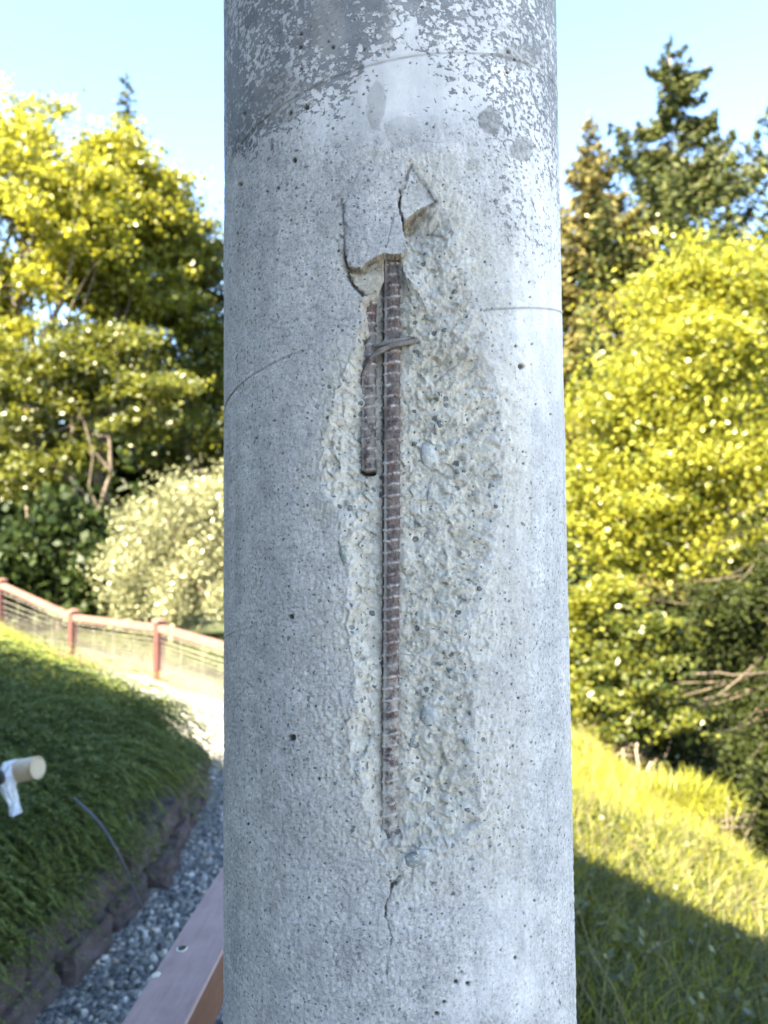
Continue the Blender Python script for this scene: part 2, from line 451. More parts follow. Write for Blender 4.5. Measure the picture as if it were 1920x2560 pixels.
bb = (PX > 740) & (PX < 1330) & (PY > 380) & (PY < 2260) & front
def in_bb(fn, *a, fill=-1e3):
    out = np.full(PX.shape, float(fill)); out[bb] = fn(wx[bb], wy[bb], *a); return out
sA = in_bb(poly_sd, A_POLY)
sB = in_bb(poly_sd, B_POLY)
def in_bb2(fn, *a, fill=-1e3):
    out = np.full(PX.shape, float(fill)); out[bb] = fn(wx2[bb], wy2[bb], *a); return out
sF = in_bb2(poly_sd, F_POLY); sC = in_bb2(poly_sd, C_POLY); sG = in_bb2(poly_sd, G_POLY)

dmax = np.interp(PY, [600, 740, 1200, 1500, 1700, 1950, 2080, 2150, 2220], [31, 22, 20.5, 19.5, 18.5, 17.5, 14, 9, 4])
wl = np.interp(PY, [600, 760, 900, 1000, 1200, 1350, 1600, 1900, 2200], [18, 28, 45, 80, 130, 95, 70, 60, 40])
wr = np.interp(PY, [600, 700, 800, 950, 1200, 1500, 1750, 2000, 2200], [30, 60, 120, 210, 225, 190, 160, 150, 60])
ww = wl + (wr - wl) * sm(955, 1010, PX)
t = np.clip(sA / ww, 0, 1)
dA = dmax * (1 - (1 - t) ** np.where(PX > 980, 1.2, 1.45))
# lip: the rim drops a little at once on the right and at the upper left
dA = np.maximum(dA, np.where(sA > 0, 1.1 * sm(0, 9, sA) * sm(-.2, .4, nL + .3), 0))
tB = np.clip(sB / 95, 0, 1)
dB = np.where(sB > 0, (13 + 6 * np.exp(-((wy - 560) / 40) ** 2)) * (1 - (1 - tB) ** 1.5) * np.interp(PX, [1005, 1060, 1160], [1.5, 1.0, 0.35]), 0)
dep = np.maximum(dA, dB)
rough_in = sm(0, 22, np.maximum(sA, sB)) 
dep = dep + rough_in * (1.5 * facets(SS + 3.5 * nC + .4 * ZM, ZM * 1.3 + 3.5 * nR, 12.0, 1.8, 1) + 0.7 * facets(SS + 1.5 * nF, ZM, 5.2, 1.5, 2)) * (.75 + .9 * sm(-.3, .3, fbm(SS, ZM, 1 / 45, 2, seed=71)))
dep = dep + rough_in * (2.6 * nC + 1.4 * (nR - .2) + 4.6 * nL + 1.0 * nF - 2.4 * (nS - .2) * sm(930, 1040, PX) * np.clip(.35 + 1.6 * fbm(SS, ZM, 1 / 38, 2, seed=52), 0, 1) - .7 * (nS - .2))
barzone = np.exp(-((PX - 979) / 34.0) ** 2) * sm(640, 680, PY) * sm(2130, 2040, PY)
dep = np.where(sA > 0, dep * (1 - .8 * barzone) + (dmax + 2.5) * .8 * barzone, dep)
# broad hollows / ledges inside the scar
for (hx, hy, hrx, hry, hd) in ((1150, 900, 90, 26, 2.6), (1190, 1040, 60, 30, 2.2), (1210, 1180, 40, 60, 1.8), (1110, 1490, 60, 26, 1.8), (1150, 1350, 70, 20, 1.6),
                               (1060, 1720, 60, 14, 3.0), (1150, 1810, 50, 12, 2.6), (1130, 1985, 55, 14, 3.2), (840, 1110, 40, 14, 2.0), (1030, 800, 40, 30, 2.4), (1180, 1640, 40, 16, 1.6)):
    ang = 0.35
    dx = (PX - hx) * math.cos(ang) + (PY - hy) * math.sin(ang); dy = -(PX - hx) * math.sin(ang) + (PY - hy) * math.cos(ang)
    q = (dx / hrx) ** 2 + (dy / hry) ** 2
    dep = dep + np.where(sA > 6, hd * np.exp(-q) * (1 + .5 * nC), 0)
# small chips and gouges spread through the scar
K = rng.uniform([790, 560], [1290, 2180], (260, 2))
for kx, ky in K:
    rr = rng.uniform(4, 13); h = rng.uniform(-1.4, 2.0)
    x0, x1 = kx - 3 * rr, kx + 3 * rr
    mk = (np.abs(PY - ky) < 2.2 * rr) & (np.abs(PX - kx) < 2.6 * rr) & (sA > 4)
    if mk.any():
        q = ((PX[mk] - kx) / rr / 1.3) ** 2 + ((PY[mk] - ky) / rr) ** 2
        dep[mk] += h * np.clip(1.2 - q, 0, 1)
dep = np.where(sC > 0, 7.5 + 0.6 * nC + 0.02 * (PY - 660), dep)
dep = np.where(sG > 0, 2.2 + 0.5 * nC + 0.02 * (PX - 1000), dep)
dep = np.where(sF > 0, -0.9 + 0.35 * nC - 1.3 * sm(520, 640, PY), dep)
outside = (np.maximum(np.maximum(sA, sB), np.maximum(np.maximum(sF, sG), sC)) <= 0)

# smooth laitance regions: 1 = smooth skin left, 0 = blasted rough
smooth = sm(430, 250, PY + 60 * nL + 0.0 * PX)
smooth = np.maximum(smooth, sm(1225, 1330, PX + 50 * nL) * sm(1500, 600, PY) * 0.9)
patchLR = sm(0.0, 60, poly_sd(PX + 40 * nA, PY + 40 * nB, [(1160, 2200), (1300, 2180), (1390, 2240), (1400, 2560), (1050, 2580), (1110, 2440), (1190, 2380)]))
smooth = np.maximum(smooth, patchLR * .45)
smooth = np.clip(smooth, 0, 1)
left_r = sm(1000, 700, PX)
rough_amp = (1 - smooth) * (0.8 + 1.1 * sm(1100, 1900, PY))
dep = dep + np.where(outside | (sF > 0) | (sG > 0), rough_amp * (0.55 * nF + 0.42 * nStr * 1.2 + 0.3 * nR) + 0.12 * nF, 0)
dep = dep + 0.5 * fbm(SS, ZM, 1 / 120, 2, seed=9) * 2.0
chat = sm(1090, 1180, PX) * sm(1400, 1330, PX) * sm(430, 560, PY) * sm(1250, 1050, PY) + .7 * sm(640, 560, PX + 0 * PY) * .6 + .5 * sm(700, 560, np.abs(PX - 700) * 5) * sm(300, 420, PY) * sm(1000, 700, PY)
cphase = ZM * 1.35 + 7.0 * np.cos((PX - 1240) / 75.0) + 3.5 * nL + 1.3 * nA
dep = dep + np.where(outside, chat * 0.30 * np.sin(cphase) * np.clip(.5 + 1.4 * fbm(SS, ZM, 1 / 30, 2, seed=33), 0, 1.2), 0)
dep = dep + np.where(outside, 0.9 * sm(.18, .5, fbm(SS * .8, ZM, 1 / 16, 3, .6, seed=41)) * (1 - smooth), 0)
# blasted band round the scar is a little lower and rougher than the skin
halo = np.exp(-np.clip(-np.maximum(sA, sB), 0, 900) / (38.0 + 75.0 * sm(1000, 1150, PX) + 45.0 * sm(1300, 1700, PY))) * (np.maximum(sA, sB) > -900)
halo = halo * np.clip(.75 + 1.1 * nA2 + .5 * nA, 0, 1)
dep = dep + np.where(outside, halo * (1.5 * nC + 1.3 * (nR - .2) + 1.0 * nF + .7 * facets(SS + 2 * nC, ZM, 7.0, 1.6, 4)), 0)
dep = dep + np.where(outside, 1.1 * halo * (1 + .4 * nC), 0)

crack = np.zeros(PX.shape)
def groove(L, wpx, depth, col=1.0, warp=6):
    global dep, crack
    L = np.asarray(L, float)
    mk = (PX > L[:, 0].min() - 25) & (PX < L[:, 0].max() + 25) & (PY > L[:, 1].min() - 25) & (PY < L[:, 1].max() + 25) & front
    wq = warp
    d = line_d(PX[mk] + wq * nC[mk] + wq * .6 * nF[mk], PY[mk] + wq * nR[mk] * .5, L)
    g = np.clip(1 - d / wpx, 0, 1)
    dep[mk] += depth * g; crack[mk] = np.maximum(crack[mk], col * np.clip(g * 1.6, 0, 1))
groove([(852, 500), (858, 560), (861, 610), (860, 650)], 3.2, 2.0, 0.35, 16)
groove([(846, 490), (856, 530), (864, 575), (862, 640)], 9, 1.4, 0.12, 14)
groove([(860, 645), (872, 688), (890, 722), (908, 736)], 4.5, 5, 0.9, 9)
groove([(868, 690), (885, 718), (905, 738)], 5, 5, 1.0, 4)
groove([(1024, 404), (1014, 440), (1003, 480)], 3.4, 2.8, 0.4, 20)
groove([(1003, 470), (996, 500), (1000, 520)], 6.0, 2.0, 0.25, 18)
groove([(1003, 480), (996, 508), (1006, 552), (1010, 580)], 3.6, 4.5, 0.9, 7)
groove([(1030, 410), (1020, 430), (1016, 445)], 6, 3, 0.5, 3)
groove([(985, 535), (978, 570), (968, 612)], 2.6, 1.0, 0.5, 4)
groove([(986, 2205), (975, 2235), (964, 2262), (962, 2290)], 3.0, 2.2, 1.0, 7)
groove([(962, 2290), (972, 2318), (981, 2345), (974, 2366)], 2.1, 1.6, .8, 7)
groove([(975, 2366), (968, 2440), (975, 2520)], 2.2, 0.6, 0.25, 5)
groove([(965, -5), (985, 25), (1003, 62)], 2.6, 1.0, 0.45, 4)
groove([(1000, 2195), (988, 2212)], 6, 4.0, 1.0, 3)
groove([(990, 2120), (1035, 2122), (1080, 2130)], 3.5, 2.5, 0.35, 3)
groove([(905, 845), (912, 865), (930, 878)], 4.5, 4.0, 1.0, 2)
groove([(893, 1176), (905, 1182), (928, 1180)], 8, 12, 1.0, 1)

# spiral form seams
seam = np.zeros(PX.shape)
for k in range(-1, 6):
    zl = HZ0 - k * HP + HP * PH / (2 * math.pi)
    dz = (ZZ - zl) * 1000
    vis = {0: 1.0, 1: 1.0, 2: 0.6, 3: 0.3}.get(k, 0.5) * np.ones(PX.shape)
    if k == 0: vis = vis * (0.75 + .25 * sm(-.2, .3, nL))
    if k == 1: vis = vis * np.maximum(sm(800, 720, PX) * (0.75 + .65 * sm(620, 560, PX)), sm(1165, 1185, PX))
    if k == 2: vis = vis * (sm(870, 800, PX) * .5 + sm(620, 570, PX) * .5)
    if k == 3: vis = vis * sm(900, 820, PX)
    vis = np.where(outside & front, vis, 0)
    dep = dep - 0.7 * vis * np.exp(-(dz / 1.1) ** 2) + 1.2 * vis * np.exp(-((dz + 2.2) / 1.2) ** 2) 
    dep = dep + 0.5 * vis * sm(-1, 1, dz) * np.exp(-np.abs(dz) / 40)
    seam = np.maximum(seam, vis * np.exp(-((dz + 2.0) / 1.3) ** 2))
# air holes
pit = np.zeros(PX.shape)
holes = [(1305, 915, 8), (728, 1845, 10), (750, 118, 5), (832, 118, 5), (752, 85, 4), (1273, 128, 5), (1288, 148, 4), (1270, 180, 5), (765, 267, 7), (725, 280, 6), (1298, 1745, 4), (928, 417, 3), (935, 540, 4),
         (850, 560, 4), (845, 627, 4), (925, 617, 5), (727, 1542, 7), (1290, 2395, 5), (1170, 2460, 6), (1110, 2505, 5), (1092, 2535, 6), (796, 1948, 5), (1140, 2455, 6), (620, 2060, 4), (1280, 1710, 3),
         (600, 460, 6), (735, 400, 7), (695, 470, 5), (880, 255 + 5, 3), (1330, 860, 3), (1420, 1450, 3), (1290, 770 + 95, 4), (1340, 1010, 3)]
for _ in range(260):
    zx, zy = rng.uniform(575, 1420), rng.uniform(0, 2560)
    holes.append((zx, zy, rng.uniform(1.6, 3.6)))
for hx, hy, hr in holes:
    mk = (np.abs(PX - hx) < 2 * hr + 3) & (np.abs(PY - hy) < 2 * hr + 3) & outside & front
    if not mk.any(): continue
    d = np.hypot((PX[mk] - hx) * 1.0, (PY[mk] - hy)) / hr + 0.35 * nF[mk]
    g = sm(1.2, 0.6, d)
    dep[mk] += 0.42 * hr * g; pit[mk] = np.maximum(pit[mk], g * min(1, hr / 5 + .25))

dep = np.where(front, dep, 0)
dep_full = dep.copy()
COLV = surf(PH, ZZ, R - dep / 1000.0)
# masks for the material
fresh = np.clip(np.maximum(sm(-14 - 26 * sm(1040, 1100, PX), 22 + 45 * sm(1040, 1100, PX), sA + 14 * nC), sm(-20, 40, sB + 20 * nC) * .7), 0, 1)
fresh = np.where(sF > 0, 0.0, fresh); fresh = np.where(sC > 0, 1.0, fresh); fresh = np.where(sG > 0, 0.1, fresh)
dark_blotch = np.clip(sm(520, 250, PY) * sm(1050, 560, PX) * 0.95 + sm(330, 100, PY) * 0.5 + 0.35 * sm(480, 250, PY) + 0.5 * sm(1180, 1260, PX) * sm(900, 560, PY), 0, 1)
helix0 = ZZ - (HZ0 + HP * PH / (2 * math.pi))
dark_blotch = np.clip(dark_blotch + 0.42 * sm(0, 0.004, helix0) * front, 0, 1)
# clean pale patch in the upper middle
cp = poly_sd(PX + 30 * nA, PY + 30 * nB, [(930, -20), (1020, 0), (1085, 120), (1090, 200), (1050, 300), (1020, 380), (1000, 440), (930, 420), (840, 400), (830, 300), (870, 190), (960, 120), (975, 60)])
dark_blotch = dark_blotch * (1 - .72 * sm(-10, 40, cp))
dark_blotch = dark_blotch * (1 - sm(0.2, 0.0, smooth) )
grime = np.zeros(PX.shape)
for (gxx, gyy, rx, ry, a) in ((965, 70, 18, 70, .5), (940, 260, 22, 60, .55), (1010, 330, 45, 40, .4), (1225, 300, 28, 34, .8), (1305, 372, 24, 28, .8), (820, 60, 40, 80, .6), (700, 240, 60, 70, .5), (1300, 140, 60, 30, .6), (1180, 410, 18, 14, .5)):
    q = ((PX + 14 * nA - gxx) / rx) ** 2 + ((PY + 14 * nB - gyy) / ry) ** 2
    grime = np.maximum(grime, a * sm(1.25, 0.8, q))
# olive-brown staining, and shade painted as dark colour on undersides and by the flap
dirt_shade = np.maximum(np.exp(-(((wx - 960) / 62) ** 2 + ((wy - 655) / 22) ** 2)), np.exp(-(((wx - 1045) / 45) ** 2 + ((wy - 545 + .55 * (wx - 1045)) / 17) ** 2)))
dirt_shade = np.maximum(dirt_shade, 0.40 * np.exp(-(((wx - 930) / 70) ** 2 + ((wy - 860) / 60) ** 2)))
dirt_shade = np.maximum(dirt_shade, 0.38 * np.exp(-(((wx - 1130) / 80) ** 2 + ((wy - 900) / 45) ** 2)))
dirt_shade = np.maximum(dirt_shade, 0.22 * sm(0.05, 0.5, nL + .3 * nC))
under = np.maximum(sm(-16, -2, sF) * (sF <= 1.5) * sm(600, 630, PY), sm(-15, -2, sG) * (sG <= 1.5) * (sF < 0) * sm(495, 506, PY + .45 * (PX - 1085)) * (PX > 1000))  # downward cliffs of flap and plate, coloured dark in place of shade
dirt_shade = np.maximum(dirt_shade, under * 1.0)
dirt_shade = np.where((fresh > .3) | (under > .2), dirt_shade, 0.0) + np.where((sC > 0), .35, 0)
rust = np.exp(-((PX + 7 * nC - 980) / 26) ** 2) * sm(640, 700, PY) * sm(2180, 2080, PY)
rust = np.maximum(rust, 0.8 * np.exp(-((PX + 7 * nC - 924) / 22) ** 2) * sm(700, 760, PY) * sm(1190, 1170, PY))
rust = rust * (0.55 + 0.6 * nC + .35 * nL) * (fresh > .2)
rust = np.clip(rust, 0, 1)
att1 = np.stack([fresh, dark_blotch, np.clip(crack + pit + .55 * seam, 0, 1), rust], -1)
att2 = np.stack([smooth, np.clip(dirt_shade, 0, 1), grime, halo * outside], -1)

nphi, nz = len(phiv), len(zv)
I = np.arange(nphi * nz).reshape(nz, nphi)
I2 = np.concatenate([I, I[:, :1]], 1)
CFc = np.stack([I2[:-1, :-1], I2[:-1, 1:], I2[1:, 1:], I2[1:, :-1]], -1).reshape(-1, 4)

m, n, b = mat('weathered concrete')
co = nd(n, 'ShaderNodeTexCoord').outputs['Object']
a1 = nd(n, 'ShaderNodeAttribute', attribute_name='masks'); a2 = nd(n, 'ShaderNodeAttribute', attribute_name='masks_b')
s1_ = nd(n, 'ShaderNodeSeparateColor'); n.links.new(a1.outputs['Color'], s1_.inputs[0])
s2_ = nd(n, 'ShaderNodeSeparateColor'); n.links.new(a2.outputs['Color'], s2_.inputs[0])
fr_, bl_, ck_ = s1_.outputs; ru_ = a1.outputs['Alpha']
sm_, dirt_shade_, gr_ = s2_.outputs; ha_ = a2.outputs['Alpha']
# blasted grey with fine pepper of sand and aggregate
n1 = noise(n, 42, 8, 0.78, co); n2 = noise(n, 230, 4, 0.75, co); n3 = noise(n, 9, 4, 0.6, co); n4 = noise(n, 900, 2, 0.6, co)
blast = ramp(n, n1, [(0.34, (0.48, 0.485, 0.495)), (0.66, (0.74, 0.74, 0.75))])
pep = ramp(n, n2, [(0.32, (0.30, 0.31, 0.33)), (0.45, (0.95, 0.95, 0.95)), (0.66, (1.3, 1.3, 1.3))])
blast = mixc(n, 0.85, blast, pep, 'MULTIPLY')
skin = ramp(n, n3, [(0.35, (0.52, 0.52, 0.535)), (0.7, (0.65, 0.65, 0.66))])
base_c = mixc(n, sm_, blast, skin)
# dark skin blotches with ragged edges
stretch = nd(n, 'ShaderNodeMapping'); stretch.inputs['Scale'].default_value = (1, 1, 1.25); n.links.new(co, stretch.inputs[0])
bn = noise(n, 125, 8, 0.74, stretch.outputs[0], 0.15)
bn2 = noise(n, 8, 3, 0.6, co)
thr = mth(n, 'ADD', mth(n, 'MULTIPLY', bl_, 0.155), mth(n, 'MULTIPLY', mth(n, 'SUBTRACT', bn2, 0.5), 0.34))
bm_ = mth(n, 'MULTIPLY', mth(n, 'ADD', mth(n, 'SUBTRACT', bn, 0.62), thr), 26, clamp=True)
bm_ = mth(n, 'MULTIPLY', bm_, mth(n, 'GREATER_THAN', bl_, 0.02))
dkc = ramp(n, n1, [(0.35, (0.115, 0.125, 0.14)), (0.65, (0.23, 0.24, 0.255))])
base_c = mixc(n, mth(n, 'MULTIPLY', bm_, 0.9), base_c, dkc)
base_c = mixc(n, gr_, base_c, ramp(n, n1, [(0.3, (0.24, 0.24, 0.235)), (0.7, (0.34, 0.34, 0.33))]))
# rain streaks and patchy grime, drawn out down the shaft
stk = nd(n, 'ShaderNodeMapping'); stk.inputs['Scale'].default_value = (1, 1, .09); n.links.new(co, stk.inputs[0])
streak = ramp(n, noise(n, 24, 5, .65, stk.outputs[0]), [(0.36, (.74, .75, .77)), (0.58, (1.04, 1.04, 1.03))])
patchy = ramp(n, noise(n, 13, 6, .7, co), [(0.36, (.76, .765, .775)), (0.6, (1.05, 1.05, 1.05))])
base_c = mixc(n, 0.55, base_c, streak, 'MULTIPLY'); base_c = mixc(n, 0.65, base_c, patchy, 'MULTIPLY')
# fresh broken matrix
fn = noise(n, 80, 8, 0.8, co)
frc = ramp(n, fn, [(0.32, (0.30, 0.29, 0.25)), (0.43, (0.60, 0.585, 0.52)), (0.60, (0.82, 0.81, 0.75))])
dist_c = nd(n, 'ShaderNodeTexNoise', i_Scale=150.0, i_Detail=2.0); n.links.new(co, dist_c.inputs['Vector'])
dv = nd(n, 'ShaderNodeVectorMath', operation='MULTIPLY_ADD'); n.links.new(dist_c.outputs['Color'], dv.inputs[0]); dv.inputs[1].default_value = (.006, .006, .006); n.links.new(co, dv.inputs[2])
vo = nd(n, 'ShaderNodeTexVoronoi', i_Scale=170, i_Randomness=1.0); n.links.new(dv.outputs[0], vo.inputs['Vector'])
vr = nd(n, 'ShaderNodeSeparateColor'); n.links.new(vo.outputs['Color'], vr.inputs[0])
spot = mth(n, 'MULTIPLY', mth(n, 'GREATER_THAN', vr.outputs[0], 0.86), mth(n, 'MULTIPLY', mth(n, 'SUBTRACT', 0.0021, vo.outputs['Distance']), 1.0), clamp=True)
vo2 = nd(n, 'ShaderNodeTexVoronoi', i_Scale=85, i_Randomness=1.0); n.links.new(dv.outputs[0], vo2.inputs['Vector'])
vr2 = nd(n, 'ShaderNodeSeparateColor'); n.links.new(vo2.outputs['Color'], vr2.inputs[0])
dmask = mth(n, 'MULTIPLY', mth(n, 'LESS_THAN', vo.outputs['Distance'], 0.26), mth(n, 'GREATER_THAN', vr.outputs[0], 0.70))
dmask2 = mth(n, 'MULTIPLY', mth(n, 'LESS_THAN', vo2.outputs['Distance'], mth(n, 'ADD', 0.20, mth(n, 'MULTIPLY', fr_, 0.09))), mth(n, 'GREATER_THAN', vr2.outputs[0], mth(n, 'SUBTRACT', 0.88, mth(n, 'MULTIPLY', fr_, 0.08))))
dm = mth(n, 'MAXIMUM', dmask, dmask2)
agg = ramp(n, vr.outputs[1], [(0.0, (0.10, 0.12, 0.13)), (0.6, (0.22, 0.25, 0.26)), (1.0, (0.36, 0.37, 0.36))])
base_c = mixc(n, fr_, base_c, frc)
base_c = mixc(n, mth(n, 'MULTIPLY', ha_, 0.85), base_c, frc)
agm = mth(n, 'MULTIPLY', dm, mth(n, 'MULTIPLY', mth(n, 'SUBTRACT', 1.0, sm_), 0.9))
base_c = mixc(n, agm, base_c, agg)
base_c = mixc(n, mth(n, 'MULTIPLY', dirt_shade_, mth(n, 'MULTIPLY', ramp(n, fn, [(0.35, (1, 1, 1)), (0.65, (.45, .45, .45))]), 0.9)), base_c, (0.17, 0.135, 0.075))  # brown staining together with the painted underside shade
base_c = mixc(n, mth(n, 'MULTIPLY', ru_, 0.8), base_c, ramp(n, noise(n, 200, 4, .7, co), [(0.35, (0.10, 0.055, 0.04)), (0.6, (0.30, 0.17, 0.11))]))
base_c = mixc(n, ck_, base_c, (0.07, 0.065, 0.055))
base_c = mixc(n, 1.0, base_c, (1.03, 1.0, 0.965), 'MULTIPLY')
n.links.new(base_c, b.inputs['Base Color'])
b.inputs['Roughness'].default_value = 0.82
if 'Specular IOR Level' in b.inputs: b.inputs['Specular IOR Level'].default_value = 0.35
bs = mth(n, 'SUBTRACT', 1.0, mth(n, 'MULTIPLY', sm_, 0.85))
hgt = mth(n, 'MULTIPLY', mth(n, 'ADD', mth(n, 'MULTIPLY', noise(n, 210, 6, 0.78, co), 1.0), mth(n, 'MULTIPLY', n1, 0.5)), bs)
hgt = mth(n, 'SUBTRACT', hgt, mth(n, 'MULTIPLY', bm_, 0.10))
bump(n, b, hgt, 1.0, 0.006)
M['concrete'] = m

column = thing('concrete_column', 'round grey concrete column with a long spalled scar baring rusty rebar', 'column', (AX, AY, 0))
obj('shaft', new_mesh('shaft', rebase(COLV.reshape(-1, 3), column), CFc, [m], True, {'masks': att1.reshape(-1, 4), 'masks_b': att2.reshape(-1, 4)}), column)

# --- rebar
m, n, b = mat('rusty rebar steel')
co = nd(n, 'ShaderNodeTexCoord').outputs['Object']
r1 = noise(n, 170, 8, 0.8, co); r2 = noise(n, 60, 6, 0.75, co)
c = ramp(n, r1, [(0.36, (0.024, 0.018, 0.020)), (0.5, (0.075, 0.054, 0.052)), (0.62, (0.17, 0.135, 0.125)), (0.72, (0.46, 0.43, 0.41))])
c = mixc(n, ramp(n, r2, [(0.54, (0, 0, 0)), (0.64, (.6, .6, .6))]), c, (0.20, 0.088, 0.042))
a = nd(n, 'ShaderNodeAttribute', attribute_name='rib')
sp = nd(n, 'ShaderNodeSeparateColor'); n.links.new(a.outputs['Color'], sp.inputs[0])
c = mixc(n, mth(n, 'MULTIPLY', sp.outputs[0], 0.95), c, (0.62, 0.59, 0.56))
c = mixc(n, mth(n, 'MULTIPLY', sp.outputs[1], ramp(n, noise(n, 70, 5, .7, co), [(.42, (0, 0, 0)), (.55, (1, 1, 1))])), c, (0.50, 0.48, 0.43))
n.links.new(c, b.inputs['Base Color']); b.inputs['Roughness'].default_value = 0.75; b.inputs['Metallic'].default_value = 0.15
bump(n, b, noise(n, 420, 5, .7, co), 0.8, 0.0025)
M['rust'] = m
def rebar(name, pts, rad, ribs_mm, seg=40, step=0.0011, label=None, ridge_a=None, film=None):
    P = np.array(pts, float)
    L = np.concatenate([[0], np.cumsum(np.linalg.norm(np.diff(P, axis=0), axis=1))])
    nn = int(L[-1] / step); s = np.linspace(0, L[-1], nn)
    Q = np.stack([np.interp(s, L, P[:, i]) for i in range(3)], 1)
    T = (P[-1] - P[0]); T /= np.linalg.norm(T)
    out = np.array([math.sin(0.0), -1.0, 0]); out = Q[0] - np.array([AX, AY, Q[0][2]]); out /= np.linalg.norm(out)
    Bx = np.cross(out, T); Bx /= np.linalg.norm(Bx); out = np.cross(T, Bx)
    if Bx[0] < 0: Bx = -Bx
    a = np.arange(seg) * 2 * np.pi / seg        # 0 = facing out, pi/2 = right
    Sg, Ag = np.meshgrid(s, a, indexing='ij')
    sw = (Sg * 1000 + 1.2 * np.sin(2 * Ag) + 0.9 * gnoise(Sg * 60, Ag * 1.2)) / ribs_mm
    ph = sw - np.floor(sw)
    rib = np.exp(-((ph - .5 + .05 * gnoise(Sg * 200, Ag * 3)) / 0.095) ** 2)
    ridges = 0
    for ra in (ridge_a if ridge_a is not None else (-1.1, 2.0)):
        da = np.abs((Ag - ra + np.pi) % (2 * np.pi) - np.pi); ridges = np.maximum(ridges, np.exp(-(da / 0.13) ** 2))
    wear = 0.72 + 0.7 * gnoise(Sg * 40, Ag * .8 + 5)
    r = rad + 0.0021 * rib * np.clip(wear, .25, 1.1) + 0.0014 * ridges + 0.00035 * gnoise(Sg * 350, Ag * 6) + 0.0006 * gnoise(Sg * 90, Ag * 2)
    V = Q[:, None, :] + r[..., None] * (np.cos(Ag)[..., None] * out + np.sin(Ag)[..., None] * Bx)
    I = np.arange(nn * seg).reshape(nn, seg); I2 = np.concatenate([I, I[:, :1]], 1)
    F = np.stack([I2[:-1, :-1], I2[1:, :-1], I2[1:, 1:], I2[:-1, 1:]], -1).reshape(-1, 4)
    fl = film(V[..., 2]) if film is not None else 0 * rib
    at_ = np.stack([np.clip(np.maximum(rib * .9 * np.clip(.75 + 1.2 * gnoise(Sg * 120 + 3, Ag * 4), 0, 1), ridges * .8) * wear, 0, 1), fl, 0 * rib, 1 + 0 * rib], -1)
    V = V.reshape(-1, 3)
    o = obj(name, new_mesh(name, rebase(V, column), F, [M['rust']], True, {'rib': at_.reshape(-1, 4)}), column)
    if label: o['label'] = label
    return o
def cylpt(px, py, depth):
    ph, z = px2cyl(px, py, R - depth); return surf(np.array(ph), np.array(z), R - depth)
zt = lambda Y: px2cyl(980, Y)[1]
rebar('rebar', [cylpt(979, 600, .0215), cylpt(978, 1400, .0208), cylpt(974, 2150, .0200)], 0.0096, 12.2, label='long rusty ribbed reinforcing bar', ridge_a=(-0.72, 2.4),
      film=lambda z: 0.10 + 0.5 * sm(zt(1500), zt(1900), z))
rebar('rebar', [cylpt(922, 700, .0235), cylpt(923, 1000, .0225), cylpt(921, 1177, .0225)], 0.0082, 11.6, label='shorter rusty bar end left of the long one', ridge_a=(-0.75, 2.4), film=lambda z: 0.30 + 0 * z)
# tie hoop bent over the bars
hp_ = [cylpt(x, y, d) for x, y, d in ((1075, 852, .024), (1040, 853, .016), (1005, 858, .0105), (980, 864, .0085), (955, 874, .0095), (933, 890, .0115), (917, 912, .0135), (908, 940, .017), (904, 975, .024))]
hp_ = np.array(hp_); tt = np.linspace(0, 8, 60)
hp_ = np.stack([np.interp(tt, range(9), hp_[:, i]) for i in range(3)], 1)
for _ in range(6): hp_[1:-1] = (hp_[:-2] + 2 * hp_[1:-1] + hp_[2:]) / 4
V, F = tube(hp_, 0.0029 + 0.0003 * np.sin(np.arange(60) * .9), 12)
obj('tie_wire', new_mesh('tie_wire', rebase(V, column), F, [M['rust']], True, {'rib': np.tile([.05, .25, 0, 1], (len(V), 1))}), column)
hp2 = np.array([cylpt(x, y, d) for x, y, d in ((1045, 842, .022), (1005, 848, .0115), (975, 856, .0095), (945, 864, .013), (915, 864, .021))])
V, F = tube(hp2, 0.0022, 10)
obj('tie_wire', new_mesh('tie_wire', rebase(V, column), F, [M['rust']], True, {'rib': np.tile([.05, .25, 0, 1], (len(V), 1))}), column)

# --- exposed aggregate stones set in the scar
m, n, b = mat('aggregate stone')
oi = nd(n, 'ShaderNodeObjectInfo')
co = nd(n, 'ShaderNodeTexCoord').outputs['Object']
c = mixc(n, 0.8, oi.outputs['Color'], ramp(n, noise(n, 3.0, 6, .75, co), [(0.35, (.5, .5, .5)), (0.65, (1.4, 1.4, 1.35))]), 'MULTIPLY')
c = mixc(n, ramp(n, noise(n, 1.6, 6, .8, co), [(0.52, (0, 0, 0)), (0.6, (.8, .8, .8))]), c, (0.5, 0.485, 0.43))
n.links.new(c, b.inputs['Base Color']); b.inputs['Roughness'].default_value = 0.65
bump(n, b, noise(n, 5, 5, .7, co), 0.4, 0.15)
M['agg'] = m
stone_meshes = []
for k in range(6):
    nn = fbm(IV2[:, 0] * 1.0 + k * 7, IV2[:, 1] + IV2[:, 2] * .7, 1.1, 2)
    stone_meshes.append(new_mesh('pebble', IV2 * (1 + .28 * nn)[:, None], IF2, [m], True))
zi0 = 4
def depth_at(px, py):
    ph, z = px2cyl(px, py)
    i = int(np.clip(np.searchsorted(zv, z), 0, len(zv) - 1)); j = int(np.clip(np.searchsorted(phiv, ph), 0, len(phiv) - 1))
    return float(dep_full[i, j])
LG = (0.36, 0.38, 0.39); DG = (0.11, 0.125, 0.13); MG = (0.22, 0.24, 0.245); WG = (0.46, 0.47, 0.47); GG = (0.20, 0.23, 0.20)
